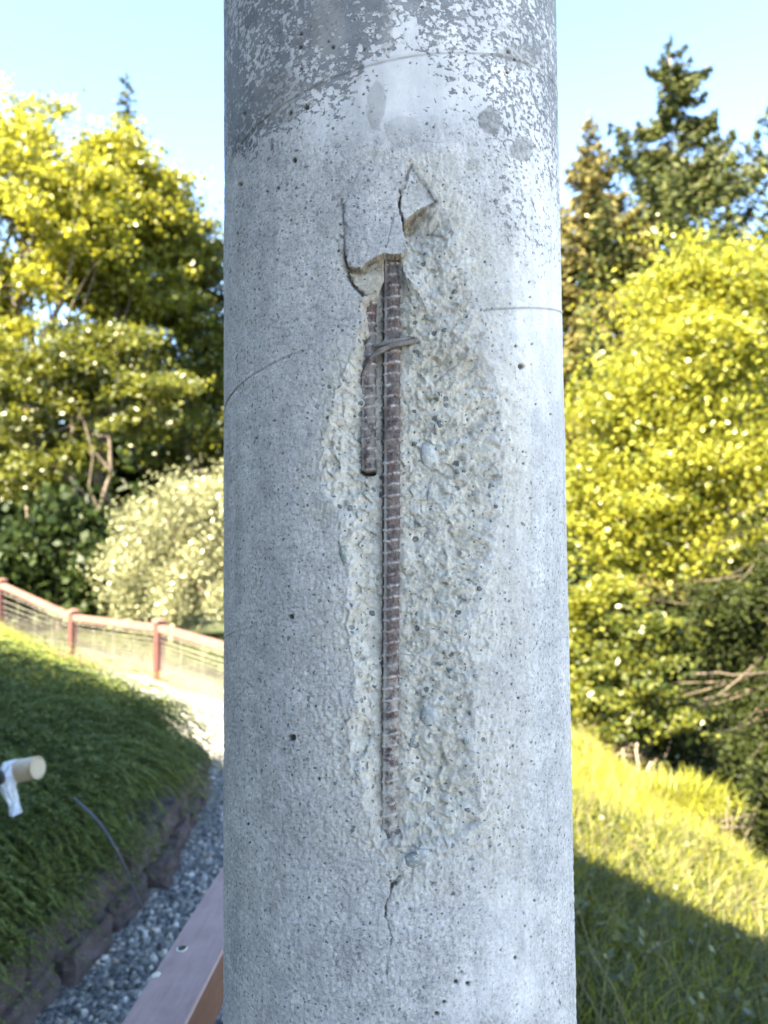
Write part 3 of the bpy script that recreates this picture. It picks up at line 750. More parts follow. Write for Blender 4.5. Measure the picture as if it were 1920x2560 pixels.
stones = [(1076, 1138, 27, 38, WG, -.2), (1078, 1787, 26, 36, LG, .25), (1098, 1505, 14, 10, LG, .5), (1091, 1533, 10, 10, WG, 0), (1040, 805, 9, 9, DG, 0), (1072, 790, 12, 8, MG, 0), (1035, 838, 9, 9, DG, .4),
          (1098, 987, 9, 9, DG, 0), (1118, 1012, 8, 9, MG, 0), (1100, 1060, 8, 11, DG, .3), (1053, 887, 8, 11, MG, 0), (1146, 882, 7, 10, MG, .2), (1033, 1857, 13, 14, MG, .4), (1166, 1853, 9, 9, MG, 0),
          (1036, 2150, 27, 20, MG, -.3), (1058, 2133, 18, 12, LG, .2), (998, 2199, 10, 9, MG, 0), (858, 1388, 9, 27, GG, -.25), (1072, 1240, 5, 13, MG, .3), (1055, 1248, 8, 6, MG, .4), (1162, 1180, 8, 7, DG, 0),
          (1241, 1265, 6, 7, DG, 0), (1041, 1540, 6, 14, DG, .2), (1116, 1580, 7, 6, DG, 0), (900, 1600, 9, 11, MG, 0), (1105, 1748, 10, 9, MG, 0), (1200, 1470, 8, 9, DG, 0), (1118, 1458, 6, 6, DG, .1),
          (1150, 1745, 9, 8, MG, .5), (838, 1120, 9, 7, MG, 0), (1064, 1660, 8, 8, GG, .2), (1140, 1540, 5, 5, DG, 0), (1230, 1790, 6, 7, MG, 0), (1110, 1215, 9, 7, WG, 0), (1160, 1490, 10, 8, LG, .3), (893, 863, 8, 9, LG, 0),
          (1090, 690, 8, 6, MG, .3), (1065, 635, 7, 6, DG, 0), (1190, 1690, 8, 6, MG, .2), (940, 1445, 8, 6, MG, .2), (1015, 1005, 6, 6, MG, 0), (1180, 2145, 8, 8, MG, 0), (1100, 2160, 7, 7, LG, 0), (1170, 2025, 9, 6, DG, .3), (895, 1860, 6, 5, DG, 0)]
for i, (sx, sy, rx, ry, colr, rot) in enumerate(stones):
    d = depth_at(sx, sy)
    mm = 0.000425
    rdep = min(rx, ry) * mm * 0.75
    ph, z = px2cyl(sx, sy, R - d / 1000)
    p = surf(np.array(ph), np.array(z), R - d / 1000 - rdep * .34)
    o = obj('pebble', stone_meshes[i % 6], column, Vector(p) - Vector((AX, AY, 0)), (0, rot, ph))
    o.scale = (rx * mm, rdep, ry * mm); o.color = (*colr, 1)
    if i == 0: o['label'] = 'large pale grey oval pebble right of the bar'
    if i == 1: o['label'] = 'large bluish oval pebble low in the scar'

# ------------------------------------------------------------------ near handrail
def paint(name, col, col2, rough=0.6):
    m, n, b = mat(name); co = nd(n, 'ShaderNodeTexCoord').outputs['Object']
    mp = nd(n, 'ShaderNodeMapping'); mp.inputs['Scale'].default_value = (1, .12, 1); n.links.new(co, mp.inputs[0])
    c = ramp(n, noise(n, 60, 5, .65, mp.outputs[0]), [(0.3, col2), (0.7, col)])
    c = mixc(n, ramp(n, noise(n, 9, 4, .6, co), [(0.4, (0, 0, 0)), (0.7, (.5, .5, .5))]), c, tuple(min(1, x * 1.25 + .03) for x in col))
    n.links.new(c, b.inputs['Base Color']); b.inputs['Roughness'].default_value = rough
    bump(n, b, noise(n, 120, 4, .6, mp.outputs[0]), 0.35, 0.002)
    return m
M['rail_top'] = paint('faded mauve stain', (0.34, 0.22, 0.185), (0.24, 0.15, 0.13), 0.65)
M['rail_side'] = paint('red brown stain', (0.14, 0.062, 0.036), (0.095, 0.042, 0.026), 0.6)
M['chip'] = plain('bare wood chip', (0.62, 0.57, 0.46), 0.8, .2, 80, .3, 200)
M['hole'] = plain('knot hole', (0.05, 0.035, 0.025), 0.9, .3, 80, .3)
L0 = at(300, 2560, 1.372); L1 = at(546, 2180, 2.0)
zt_ = 0.748
def atz(px, py, z):
    d = ray(px, py); t = (z - EYE) / d[2]; return np.array([d[0] * t, d[1] * t, z])
La, Lb = atz(300, 2560, zt_), atz(546, 2180, zt_); Ra, Rb = atz(470, 2560, zt_), atz(557, 2372, zt_)
dl = (Lb - La)[:2]; dl /= np.linalg.norm(dl); angz = math.atan2(-dl[0], dl[1])
nrm = np.array([dl[1], -dl[0]]); wid = float(np.mean([(Ra - La)[:2] @ nrm, (Rb - La)[:2] @ nrm]))
cen = La[:2] + nrm * wid / 2
rl = thing('handrail', 'faded mauve wooden handrail with red brown side running behind the concrete column', 'railing', (cen[0], cen[1], 0), (0, 0, angz))
y0, y1 = -0.9, 3.0
V, F = box(wid, y1 - y0, 0.04, 0.004, (0, (y0 + y1) / 2, zt_ - .02))
obj('cap_board', new_mesh('cap_board', V, F, [M['rail_top'], M['rail_side']], matidx=None), rl)
me = rl.children[0].data
for p in me.polygons: p.material_index = 0 if p.normal.z > .5 else 1
V, F = box(0.038, y1 - y0 - .02, 0.088, 0.004, (wid / 2 - .026, (y0 + y1) / 2, zt_ - .04 - .0445)); obj('top_beam', new_mesh('top_beam', V, F, [M['rail_side']]), rl)
for py_ in (-0.75, 1.05, 2.85):
    V, F = box(0.088, 0.088, zt_ - .042, 0.005, (0, py_, (zt_ - .042) / 2)); obj('post', new_mesh('post', V, F, [M['rail_side']]), rl)
def torail(px, py, z=zt_):
    p = atz(px, py, z); q = p[:2] - cen; return (q @ nrm, q @ dl)
hx, hy = torail(455, 2372)
a_ = np.arange(14) * 2 * np.pi / 14
V = [(hx + .0085 * math.cos(t) * (1 + .15 * math.sin(3 * t)), hy + .0115 * math.sin(t), zt_ + .0012) for t in a_]
obj('knot_hole', new_mesh('knot_hole', V + [(v[0], v[1], zt_ - .001) for v in V], [tuple(range(14))] + [(i, i + 14, (i + 1) % 14 + 14, (i + 1) % 14) for i in range(14)], [M['hole']]), rl)
V = []
for t in np.linspace(math.pi * .95, math.pi * 2.1, 12):
    for r_ in (1.0, 1.38): V.append((hx + .0085 * r_ * math.cos(t), hy + .0115 * r_ * math.sin(t), zt_ + .002))
V += [(x, y, z - .0025) for x, y, z in V]
F = [(2 * i, 2 * i + 1, 2 * i + 3, 2 * i + 2) for i in range(11)] + [(24 + 2 * i, 2 * i, 2 * i + 2, 24 + 2 * i + 2) for i in range(11)] + [(2 * i + 1, 24 + 2 * i + 1, 24 + 2 * i + 3, 2 * i + 3) for i in range(11)]
obj('wood_chip', new_mesh('wood_chip', V, F, [M['chip']]), rl)
cx_, cy_ = torail(391, 2437)
V = IV1 * np.array([.009, .012, .003]) * (1 + .2 * rng.normal(size=(len(IV1), 1))) + np.array([cx_, cy_, zt_ + .001])
obj('wood_chip', new_mesh('wood_chip', V, IF1, [M['chip']]), rl)

# ------------------------------------------------------------------ retaining wall of rough blocks
m, n, b = mat('rough wall block')
co = nd(n, 'ShaderNodeTexCoord').outputs['Object']; oi = nd(n, 'ShaderNodeObjectInfo')
c = ramp(n, noise(n, 12, 6, .7, co), [(0.3, (0.055, 0.042, 0.042)), (0.55, (0.115, 0.088, 0.088)), (0.75, (0.20, 0.165, 0.155))])
c = mixc(n, 0.35, c, ramp(n, oi.outputs['Random'], [(0, (.6, .6, .6)), (1, (1.4, 1.3, 1.3))]), 'MULTIPLY')
n.links.new(c, b.inputs['Base Color']); b.inputs['Roughness'].default_value = 0.95
bump(n, b, noise(n, 40, 6, .75, co), 1.0, 0.02)
M['block'] = m
rw = thing('retaining_wall', 'low retaining wall of rough purplish brown blocks beside the gravel path', 'retaining wall', (-1.25, 2.0, 0))
def rock_block(sx, sy, sz, seed):
    bm = bmesh.new(); bmesh.ops.create_cube(bm, size=1)
    bmesh.ops.subdivide_edges(bm, edges=bm.edges[:], cuts=4, use_grid_fill=True)
    V = np.array([v.co[:] for v in bm.verts]); F = [tuple(v.index for v in f.verts) for f in bm.faces]; bm.free()
    q = V.copy(); rr = 1 - 0.05 * np.clip((np.abs(V) > .49).sum(1) - 1, 0, 2)[:, None]
    q = q * rr * np.array([sx, sy, sz])
    n_ = fbm(V[:, 0] * 3 + seed * 5 + V[:, 1] * 2, V[:, 2] * 3 + V[:, 1] * 1.3 + seed, 1.0, 3)
    q += (V / (np.linalg.norm(V, axis=1)[:, None] + 1e-6)) * (n_ * 0.035)[:, None]
    return q, F
bmesh_list = [new_mesh('block', *rock_block(0.22, 0.37, 0.15, k), [m], False) for k in range(6)]
Lw = 0.0; k = 0
seg = TOE[1:6]; cum = np.concatenate([[0], np.cumsum(np.linalg.norm(np.diff(seg, axis=0), axis=1))])
for course in range(2):
    Lw = 0.0 + course * .19
    while Lw < 3.75:
        px_ = np.interp(Lw, cum, seg[:, 0]); py_ = np.interp(Lw, cum, seg[:, 1])
        px2 = np.interp(Lw + .1, cum, seg[:, 0]); py2 = np.interp(Lw + .1, cum, seg[:, 1])
        az = math.atan2(-(px2 - px_), (py2 - py_))
        o = obj('block', bmesh_list[k % 6], rw, (px_ - 0.06 - course * .035 + random.uniform(-.012, .012) + 1.25, py_ - 2.0, 0.07 + course * 0.148), (0, random.uniform(-.04, .04), az + random.uniform(-.06, .06) + (math.pi if k % 2 else 0)))
        o.scale = (1, random.uniform(.9, 1.05), random.uniform(.95, 1.06))
        Lw += 0.385; k += 1

# ------------------------------------------------------------------ fence
M['fence'] = paint('red brown fence stain', (0.17, 0.085, 0.062), (0.12, 0.055, 0.04), 0.6)
M['fence_post'] = paint('fence stain shade tone', (0.07, 0.022, 0.017), (0.05, 0.015, 0.012), 0.55)  # rails' stain darkened in colour to give the posts a shaded tone
M['wire'] = plain('galvanised wire', (0.34, 0.315, 0.27), 0.6, .2, 30, 0)
fz = lambda p: float(ground_z(p[0], p[1]))
fn_ = thing('fence', 'red stained wooden fence with wire panels along the sunny gravel path', 'fence', (-2.77, 9.5, 0))
f0 = np.array([-2.77, 9.5, 0])
TOPZ = {i: None for i in range(len(FEN))}
top_target = {3: 1.6 - .034 * 13 - .07, 4: 1.6 - .0785 * 11 - .02, 5: 1.6 - .094 * 9.5, 6: 1.6 - .129 * 7.6}
pz = []
for i, p in enumerate(FEN):
    g = fz(p); tz = top_target.get(i, g + .72 if i > 6 else g + .9); 
    if i > 6: tz = [.60, .55][i - 7] + .0
    if i < 3: tz = 1.25 + .06 * (3 - i)
    pz.append((min(g, tz - .7), tz))
    hgt_ = tz - min(g, tz - .7) + .02
    V, F = box(.108, .108, hgt_, .006, (0, 0, hgt_ / 2))
    d = FEN[min(i + 1, len(FEN) - 1)] - FEN[max(i - 1, 0)]; az = math.atan2(d[1], d[0])
    o = obj('post', new_mesh('post', V, F, [M['fence_post']]), fn_, (p[0] - f0[0], p[1] - f0[1], min(g, tz - .7) - .02), (0, 0, az))
    V = [(x, y, 0) for x, y in ((-.07, -.07), (.07, -.07), (.07, .07), (-.07, .07))] + [(x, y, .03) for x, y in ((-.07, -.07), (.07, -.07), (.07, .07), (-.07, .07))] + [(0, 0, .062)]
    F = [(3, 2, 1, 0), (0, 1, 5, 4), (1, 2, 6, 5), (2, 3, 7, 6), (3, 0, 4, 7), (4, 5, 8), (5, 6, 8), (6, 7, 8), (7, 4, 8)]
    obj('post_cap', new_mesh('post_cap', V, F, [M['fence']]), o, (0, 0, hgt_ + .001))
def beam(A, B, wy, hz, mat_, name, parent, off):
    A = np.array(A); B = np.array(B); d = B - A; L = np.linalg.norm(d); cpt = (A + B) / 2 - off
    V, F = box(L, wy, hz, .004)
    az = math.atan2(d[1], d[0]); el = math.asin(d[2] / L)
    return obj(name, new_mesh(name, V, F, [mat_]), parent, cpt, (0, -el, az))
unit_wire = new_mesh('wire', *merge([tube([(-.5, 0, 0), (.5, 0, 0)], 1, 6)]), [M['wire']], True)
def wire(A, B, r, parent, off):
    A = np.array(A); B = np.array(B); d = B - A; L = np.linalg.norm(d)
    o = obj('wire', unit_wire, parent, (A + B) / 2 - off, (0, -math.asin(d[2] / L), math.atan2(d[1], d[0]))); o.scale = (L, r, r)
hs_ = [0.06, .105, .15, .20, .26, .33, .41, .50, .60, .71, .84]
for i in range(len(FEN) - 1):
    A, B = FEN[i], FEN[i + 1]; d = (B - A) / np.linalg.norm(B - A)
    a2, b2 = A + d * .056, B - d * .056
    (ga, ta), (gb, tb) = pz[i], pz[i + 1]
    beam((*a2, ta - .07), (*b2, tb - .07), .088, .085, M['fence'], 'top_rail', fn_, f0)
    beam((*a2, ga + .07), (*b2, gb + .07), .045, .12, M['fence'], 'bottom_rail', fn_, f0)
    if i < 1: continue
    ha, hb = ta - ga - .22, tb - gb - .22
    for h in hs_:
        wire((*a2, ga + .12 + ha * h * 1.06), (*b2, gb + .12 + hb * h * 1.06), .0028, fn_, f0)
    nvw = 4
    for k in range(1, nvw):
        q = a2 + (b2 - a2) * k / nvw; g = ga + (gb - ga) * k / nvw; tp = ta + (tb - ta) * k / nvw
        V0 = (q[0], q[1], g + .13); 
        o = obj('wire', unit_wire, fn_, np.array([q[0], q[1], (g + .13 + tp - .112) / 2]) - f0, (0, math.pi / 2, 0)); o.scale = (tp - g - .242, .0016, .0016)

# ------------------------------------------------------------------ pipe sticking out of the juniper
M['pvc'] = plain('tan plastic', (0.50, 0.39, 0.25), 0.45, .08, 10, .05)
M['foil'] = plain('white plastic wrap', (0.62, 0.64, 0.68), 0.35, .25, 40, .8, 30)
M['dark_in'] = plain('dark pipe mouth', (0.05, 0.045, 0.04), 0.8, .3, 10, 0)
pc = at(62, 1925, 2.75)
PSC = .85
pp = thing('drain_pipe', 'tan pipe end with a white wrapped elbow poking out of the juniper', 'pipe', tuple(pc))
def ringtube(P, r, t, seg=24):
    Vo, Fo = tube(P, r, seg, False); Vi, Fi = tube(P, r - t, seg, False)
    nn = len(P); k = nn * seg
    F = Fo + [tuple(i + k for i in f[::-1]) for f in Fi]
    for base_ in (0, (nn - 1) * seg):
        for j in range(seg):
            q = (j + 1) % seg; f = (base_ + j, base_ + j + k, base_ + q + k, base_ + q)
            F.append(f if base_ else f[::-1])
    return np.concatenate([Vo, Vi]), F
V, F = ringtube(np.array([(-.055, .03, -.012), (0, 0.0, 0.0), (.05, -.015, .012), (.062, -.018, .0145)]), 0.047, .005)
obj('barrel', new_mesh('barrel', V, F, [M['pvc']], True), pp)
V, F = tube([(.052, -.0155, .0125), (.0525, -.016, .0127)], .0405, 24); obj('end_plug', new_mesh('end_plug', V, F, [M['pvc']]), pp)
V, F = tube([(-.040, .02, -.002), (-.060, .005, -.004), (-.068, -.02, -.03), (-.05, -.03, -.07), (-.03, -.03, -.12), (-.022, -.03, -.17)], [.042, .044, .040, .026, .018, .022], 20)
V = V + .004 * rng.normal(size=V.shape); obj('elbow', new_mesh('elbow', V, F, [M['foil']], False), pp)
V, F = tube([(-.078, -.045, -.012), (-.086, -.06, -.014)], [.030, .034], 20); obj('opening', new_mesh('opening', V, F, [M['dark_in']]), pp)
pp.scale = (PSC, PSC, PSC)
# drip hose arching out of the juniper down to the gravel
M['hose'] = plain('grey hose', (0.09, 0.09, 0.12), 0.5, .2, 20, .1)
hpix = [(185, 1995, 3.1), (240, 2045, 2.95), (285, 2110, 2.9), (318, 2180, 2.95), (338, 2235, 3.02), (352, 2262, 3.1)]
HPp = np.array([at(*q) for q in hpix]); tt = np.linspace(0, 5, 30)
HPp = np.stack([np.interp(tt, range(6), HPp[:, i]) for i in range(3)], 1)
for _ in range(5): HPp[1:-1] = (HPp[:-2] + 2 * HPp[1:-1] + HPp[2:]) / 4
V, F = tube(HPp - HPp[-1], .0042, 8)
obj('drip_hose', new_mesh('drip_hose', V, F, [M['hose']], True), None, tuple(HPp[-1]), label='thin grey hose arching out of the juniper onto the gravel', category='hose')

# ------------------------------------------------------------------ vegetation builders
def quads(Cn, U_, W_):
    """n quads from centres and half vectors, diamond-ish leaf of 4 verts"""
    n_ = len(Cn)
    V = np.stack([Cn - U_, Cn + W_, Cn + U_, Cn - W_], 1).reshape(-1, 3)
    return V, np.arange(4 * n_).reshape(-1, 4)
def rand_unit(n_):
    v = rng.normal(size=(n_, 3)); return v / np.linalg.norm(v, axis=1)[:, None]
def leaves(centres, size, up_bias=0.3, aspect=0.6):
    n_ = len(centres); nrm_ = rand_unit(n_) + np.array([0, 0, up_bias]); nrm_ /= np.linalg.norm(nrm_, axis=1)[:, None]
    a = np.cross(nrm_, rand_unit(n_)); a /= np.linalg.norm(a, axis=1)[:, None] + 1e-9
    b_ = np.cross(nrm_, a); s = size * rng.uniform(.6, 1.3, (n_, 1))
    return quads(centres, a * s, b_ * s * aspect)
def branch_path(p0, p1, n_=7, wob=0.06, sag=0.0):
    p0 = np.array(p0, float); p1 = np.array(p1, float); t = np.linspace(0, 1, n_)[:, None]
    L = np.linalg.norm(p1 - p0); P = p0 + (p1 - p0) * t
    w_ = rng.normal(size=(n_, 3)) * wob * L * np.sin(np.pi * t) * .5
    P = P + w_; P[:, 2] += -sag * L * np.sin(np.pi * t[:, 0]); return P
def broadleaf(name, label, cat, base, blobs, leaf_mat, leaf_size, n_leaves, clump_r=(0.5, 1.0), trunk=None, layered=0.0, trunk_r=.14, bark='bark', group=None, up=0.4, fillin=.3, aspect=.6, n_limbs=26):
    """blobs: list of (centre xyz, radii xyz, weight): the crown's masses"""
    base = np.array(base, float)
    root = thing(name, label, cat, tuple(base), group=group)
    W = np.array([b_[2] for b_ in blobs], float); W /= W.sum()
    cl = []
    ncl = max(12, int(n_leaves / 190))
    for _ in range(ncl):
        bi = rng.choice(len(blobs), p=W); c, r, _w = blobs[bi]
        d = rand_unit(1)[0]; rad = rng.uniform(.25, 1.0) ** .45
        if rng.random() < fillin * .5: rad = rng.uniform(.1, .8)
        rad *= rng.choice([1, 1, 1, 1.18])
        cl.append(np.array(c) + d * np.array(r) * rad)
    cl = np.array(cl); cr = rng.uniform(*clump_r, len(cl))
    # leaves: shells of clumps, flattened
    pw = rng.uniform(.25, 1.6, len(cl)) * cr ** 2; pw /= pw.sum(); idx = rng.choice(len(cl), n_leaves, p=pw); d = rand_unit(n_leaves)
    rr = cr[idx] * rng.uniform(.35, 1.12, n_leaves)
    Cn = cl[idx] + d * rr[:, None] * np.array([1, 1, .8]) + rng.normal(size=(n_leaves, 3)) * clump_r[1] * (.14 + .5 * (rng.random((n_leaves, 1)) < .08))
    if layered:
        ax0 = (trunk[0] if trunk is not None else base)
        od = cl - np.array(ax0); od[:, 2] = 0; od /= np.linalg.norm(od, axis=1)[:, None] + 1e-6
        od = od + .5 * rng.normal(size=od.shape) * np.array([1, 1, .3]); od /= np.linalg.norm(od, axis=1)[:, None]
        loc = Cn - cl[idx]; along = (loc * od[idx]).sum(1)
        loc = loc * np.array([.75, .75, .42]) + od[idx] * (along * layered)[:, None]
        loc[:, 2] += .22 * along - .16 * along ** 2 / (cr[idx] + .1)
        Cn = cl[idx] + loc
    V, F = leaves(Cn, leaf_size, up, aspect)
    obj('crown', new_mesh('crown', rebase(V, root), F, [leaf_mat]), root)
    parts = []
    tops = trunk if trunk is not None else [cl.mean(0) + np.array([0, 0, .2])]
    ctrs = np.array([b_[0] for b_ in blobs])
    for tp in tops:
        P = branch_path(base - np.array([0, 0, .2]), tp, 9, .05)
        parts.append(tube(P, np.linspace(trunk_r, trunk_r * .35, 9), 8))
        for k in rng.choice(len(cl), min(n_limbs, len(cl)), replace=False):
            s = rng.integers(3, 9); P2 = branch_path(P[s], cl[k], 6, .08)
            parts.append(tube(P2, np.linspace(trunk_r * .34, trunk_r * .06, 6), 5, False))
    V, F = merge(parts)
    obj('trunk', new_mesh('trunk', rebase(V, root), F, [M[bark]], True), root)
    return root
def conifer(name, label, base, height, radius_fn, mat_, n_whorl, per, quad=0.09, droop=0.12, upturn=0.25, tr=.18, group=None, dens=1.0, zmin=0.05, bark='bark', hang=.25, wf=.24):
    base = np.array(base, float); root = thing(name, label, 'tree', tuple(base), group=group)
    parts = [tube([(0, 0, -.3), (0, 0, height * .5), (0, 0, height * .97)], [tr, tr * .55, .02], 8)]
    Cs = []; Us = []; Ws = []
    for k in range(n_whorl):
        f = zmin + (1 - zmin) * (k / n_whorl) ** .9; z = height * f
        for j in range(per):
            az = rng.uniform(0, 2 * np.pi)
            L = radius_fn(1 - f) * rng.uniform(.42, 1.22)
            if L < .12: L = .12
            zj = z + rng.uniform(-.5, .5) * height / n_whorl
            dr = np.array([math.cos(az), math.sin(az), 0]); n_ = 8; t = np.linspace(0, 1, n_)
            el = droop * (1 + .4 * rng.normal())
            P = dr * (L * t)[:, None] + np.array([0, 0, 1]) * (zj + L * (-el * t * 1.5 + upturn * t ** 3 * (1 + .3 * rng.normal())))[:, None]
            if L > .5: parts.append(tube(P, np.linspace(max(.008, L * .009), .003, n_), 4, False))
            side = np.array([-dr[1], dr[0], 0])
            m_ = int(max(10, L * 52 * dens))
            tt = rng.uniform(.12, 1, m_); pc_ = np.stack([np.interp(tt, t, P[:, i]) for i in range(3)], 1)
            wdt = L * wf * np.sin(np.pi * np.clip(tt * .85 + .12, 0, 1)) + .05
            off = rng.normal(size=m_) * wdt * .5
            Cc = pc_ + side * off[:, None] + np.array([0, 0, 1]) * (-np.abs(off) * .4 - rng.random(m_) * hang * (.2 + L * .22))[:, None]
            sgn = np.sign(off)
            ax = dr[None] * .6 + side[None] * (sgn * .7)[:, None] + np.array([0, 0, -.45])[None] + .35 * rng.normal(size=(m_, 3))
            ax /= np.linalg.norm(ax, axis=1)[:, None]; nn_ = rand_unit(m_) + np.array([0, 0, .9]); W_ = np.cross(ax, nn_); W_ /= np.linalg.norm(W_, axis=1)[:, None]
            s = quad * min(1, .35 + L * .55) * rng.uniform(.7, 1.5, (m_, 1)); Cs.append(Cc); Us.append(ax * s); Ws.append(W_ * s * .42)
    # leader
    m_ = 60; tt = rng.uniform(.9, 1.0, m_); Cs.append(np.stack([rng.normal(size=m_) * .05, rng.normal(size=m_) * .05, height * tt], 1))
    Us.append(rand_unit(m_) * .09); Ws.append(rand_unit(m_) * .05)
    V, F = quads(np.concatenate(Cs), np.concatenate(Us), np.concatenate(Ws))
    obj('crown', new_mesh('crown', V, F, [mat_]), root)
    V, F = merge(parts); obj('trunk', new_mesh('trunk', V, F, [M[bark]], True), root)
    return root
def gb(x, y): return (x, y, float(ground_z(x, y)))
def blob(px, py, Y, rx, ry, w_=1, depth=None):
    """a crown mass seen round (px,py) with half-size rx,ry photo pixels at distance Y"""
    c = at(px, py, Y); k = Y / FPX
    return (c, (rx * k, (depth if depth else rx * k), ry * k), w_)

# --- left trees
G1 = 'broadleaf trees beyond the fence'
Y1 = 19
broadleaf('broadleaf_tree', 'tall golden green tree at the far left edge beyond the fence', 'tree', gb(*at(60, 1500, Y1)[:2]),
          [blob(60, 420, Y1, 150, 170, 1.5), blob(-60, 600, Y1, 130, 220, 1), blob(170, 520, Y1 - .5, 120, 170, 1), blob(40, 820, Y1, 170, 200, 1.2), blob(-40, 1020, Y1, 120, 160, .8)],
          M['leaf_gold'], .068, 46000, (.3, .75), [at(70, 500, Y1)], .6, .16, group=G1, aspect=.7)
Y2 = 21
broadleaf('broadleaf_tree', 'yellow topped round tree with the small dark fir tip above it', 'tree', gb(*at(275, 1500, Y2)[:2]),
          [blob(300, 470, Y2, 120, 125, 1.5), blob(390, 540, Y2, 90, 120, .9), blob(230, 620, Y2, 120, 150, 1), blob(330, 760, Y2, 140, 150, 1.1)],
          M['leaf_yellow'], .075, 40000, (.32, .8), [at(290, 520, Y2)], .6, .17, group=G1, aspect=.7)
Y3 = 23
broadleaf('broadleaf_tree', 'darker green tree whose sloping crown meets the column', 'tree', gb(*at(500, 1500, Y3)[:2]),
          [blob(430, 640, Y3, 95, 150, 1), blob(520, 760, Y3, 110, 140, 1), blob(440, 880, Y3, 130, 170, 1.2), blob(600, 900, Y3, 130, 170, .8), blob(500, 1080, Y3, 160, 120, 1)],
          M['leaf_green'], .08, 36000, (.35, .85), [at(480, 700, Y3)], .5, .18, group=G1, aspect=.7)
Y4 = 17
broadleaf('broadleaf_tree', 'leafy tree with two curved grey trunks behind the fence', 'tree', gb(*at(215, 1500, Y4)[:2]),
          [blob(100, 980, Y4, 150, 130, 1), blob(240, 890, Y4, 130, 90, .8), blob(360, 1000, Y4, 110, 110, .8), blob(70, 1160, Y4, 140, 90, .8)],
          M['leaf_green'], .06, 26000, (.25, .65), [at(150, 900, Y4), at(290, 930, Y4)], .5, .085, 'bark', group=G1, aspect=.7, n_limbs=7)
Y5 = 13.2
broadleaf('willow_shrub', 'pale silvery green shrub glowing in the sun just behind the fence', 'shrub', gb(*at(430, 1560, Y5)[:2]),
          [blob(350, 1420, Y5, 90, 130, 1), blob(450, 1330, Y5, 110, 140, 1.2), blob(540, 1300, Y5, 90, 130, 1), blob(480, 1470, Y5, 150, 80, 1), blob(640, 1380, Y5, 110, 160, .8)],
          M['leaf_pale'], .038, 36000, (.16, .4), [at(440, 1400, Y5)], 0, .05, 'bark_pale', aspect=.45, up=.6)
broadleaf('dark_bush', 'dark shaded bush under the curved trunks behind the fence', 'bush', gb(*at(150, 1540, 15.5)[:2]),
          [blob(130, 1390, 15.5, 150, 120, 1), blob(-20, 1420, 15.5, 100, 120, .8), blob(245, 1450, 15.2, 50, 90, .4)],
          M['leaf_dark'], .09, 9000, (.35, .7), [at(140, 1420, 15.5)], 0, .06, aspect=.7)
# distant fir tip
fx = at(316, 175, 42); 
conifer('fir_tree', 'small dark fir tip rising above the yellow tree', gb(fx[0], 42), fx[2] - gb(fx[0], 42)[2], lambda q: 0.25 + 3.6 * q ** .85, M['needle'], 46, 6, .2, group='fir trees', dens=.5)

# --- right trees
fx = at(1673, 85, 30); b0 = gb(fx[0], 30)
conifer('fir_tree', 'tallest fir with tiered upturned branches against the blue sky', b0, fx[2] - b0[2], lambda q: 0.10 + 27.0 * q ** 1.15, M['needle'], 34, 6, .12, .16, .38, .2, 'fir trees', 2.3, .3, 'bark_pale', hang=.7, wf=.15)
fx = at(1473, 275, 27); b0 = gb(fx[0], 27)
conifer('fir_tree', 'shorter pale golden fir beside the column', b0, fx[2] - b0[2], lambda q: 0.08 + 10.0 * q ** 1.0, M['needle_pale'], 52, 8, .14, .1, .22, .16, 'fir trees', 1.1, .2, hang=.5)
fx = at(1935, 395, 34); b0 = gb(fx[0], 34)
conifer('fir_tree', 'fir mostly cut off by the right edge of the photo', b0, fx[2] - b0[2], lambda q: 0.1 + 4.2 * q ** .8, M['needle'], 34, 7, .14, .14, .3, .18, 'fir trees', .8, .2)
Y6 = 13
broadleaf('maple_tree', 'big bright yellow green maple filling the right side', 'tree', gb(*at(1830, 1700, Y6)[:2]),
          [blob(1790, 680, Y6, 120, 120, 1), blob(1900, 760, Y6, 120, 130, .8), blob(1730, 770, Y6, 90, 80, .8), blob(1695, 920, Y6, 105, 95, 1), blob(1800, 930, Y6, 150, 140, 1.3),
           blob(1600, 1050, Y6, 75, 75, .6), blob(1660, 1130, Y6, 130, 110, 1.2), blob(1850, 1150, Y6, 150, 140, 1.2), blob(1500, 1240, Y6, 60, 110, .8), blob(1600, 1310, Y6, 140, 120, 1.1), blob(1780, 1340, Y6, 150, 100, 1),
           blob(1960, 1300, Y6, 120, 150, .8)],
          M['leaf_gold'], .046, 84000, (.3, .75), [at(1800, 800, Y6)], 1.1, .10, 'bark', aspect=.75, up=.4, n_limbs=12)
Y7 = 10.5
broadleaf('broadleaf_bush', 'mid green bush between the bright grass and the maple', 'bush', gb(*at(1560, 1900, Y7)[:2]),
          [blob(1560, 1720, Y7, 110, 110, 1.2), blob(1600, 1600, Y7, 80, 70, .7), blob(1510, 1820, Y7, 90, 60, .7), blob(1650, 1780, Y7, 60, 80, .5)],
          M['leaf_green'], .045, 15000, (.16, .34), [at(1570, 1700, Y7)], .4, .04, aspect=.6)
broadleaf('broadleaf_bush', 'sunny yellow bush touching the right side of the column', 'bush', gb(*at(1470, 1900, 11.2)[:2]),
          [blob(1460, 1560, 11.2, 70, 90, 1), blob(1440, 1680, 11.2, 60, 90, .8), blob(1520, 1500, 11.2, 60, 60, .5)],
          M['leaf_yellow'], .05, 9000, (.18, .36), [at(1460, 1600, 11.2)], .4, .04, aspect=.6)
fx = at(1915, 1330, 12); b0 = gb(fx[0], 12)
conifer('hemlock_tree', 'dark hemlock with drooping sunlit branches at the lower right', b0, fx[2] - b0[2] + .6, lambda q: 0.5 + 3.6 * q ** .7, M['needle_dark'], 22, 9, .036, .2, .12, .12, None, 7.0, .1, hang=1.2)
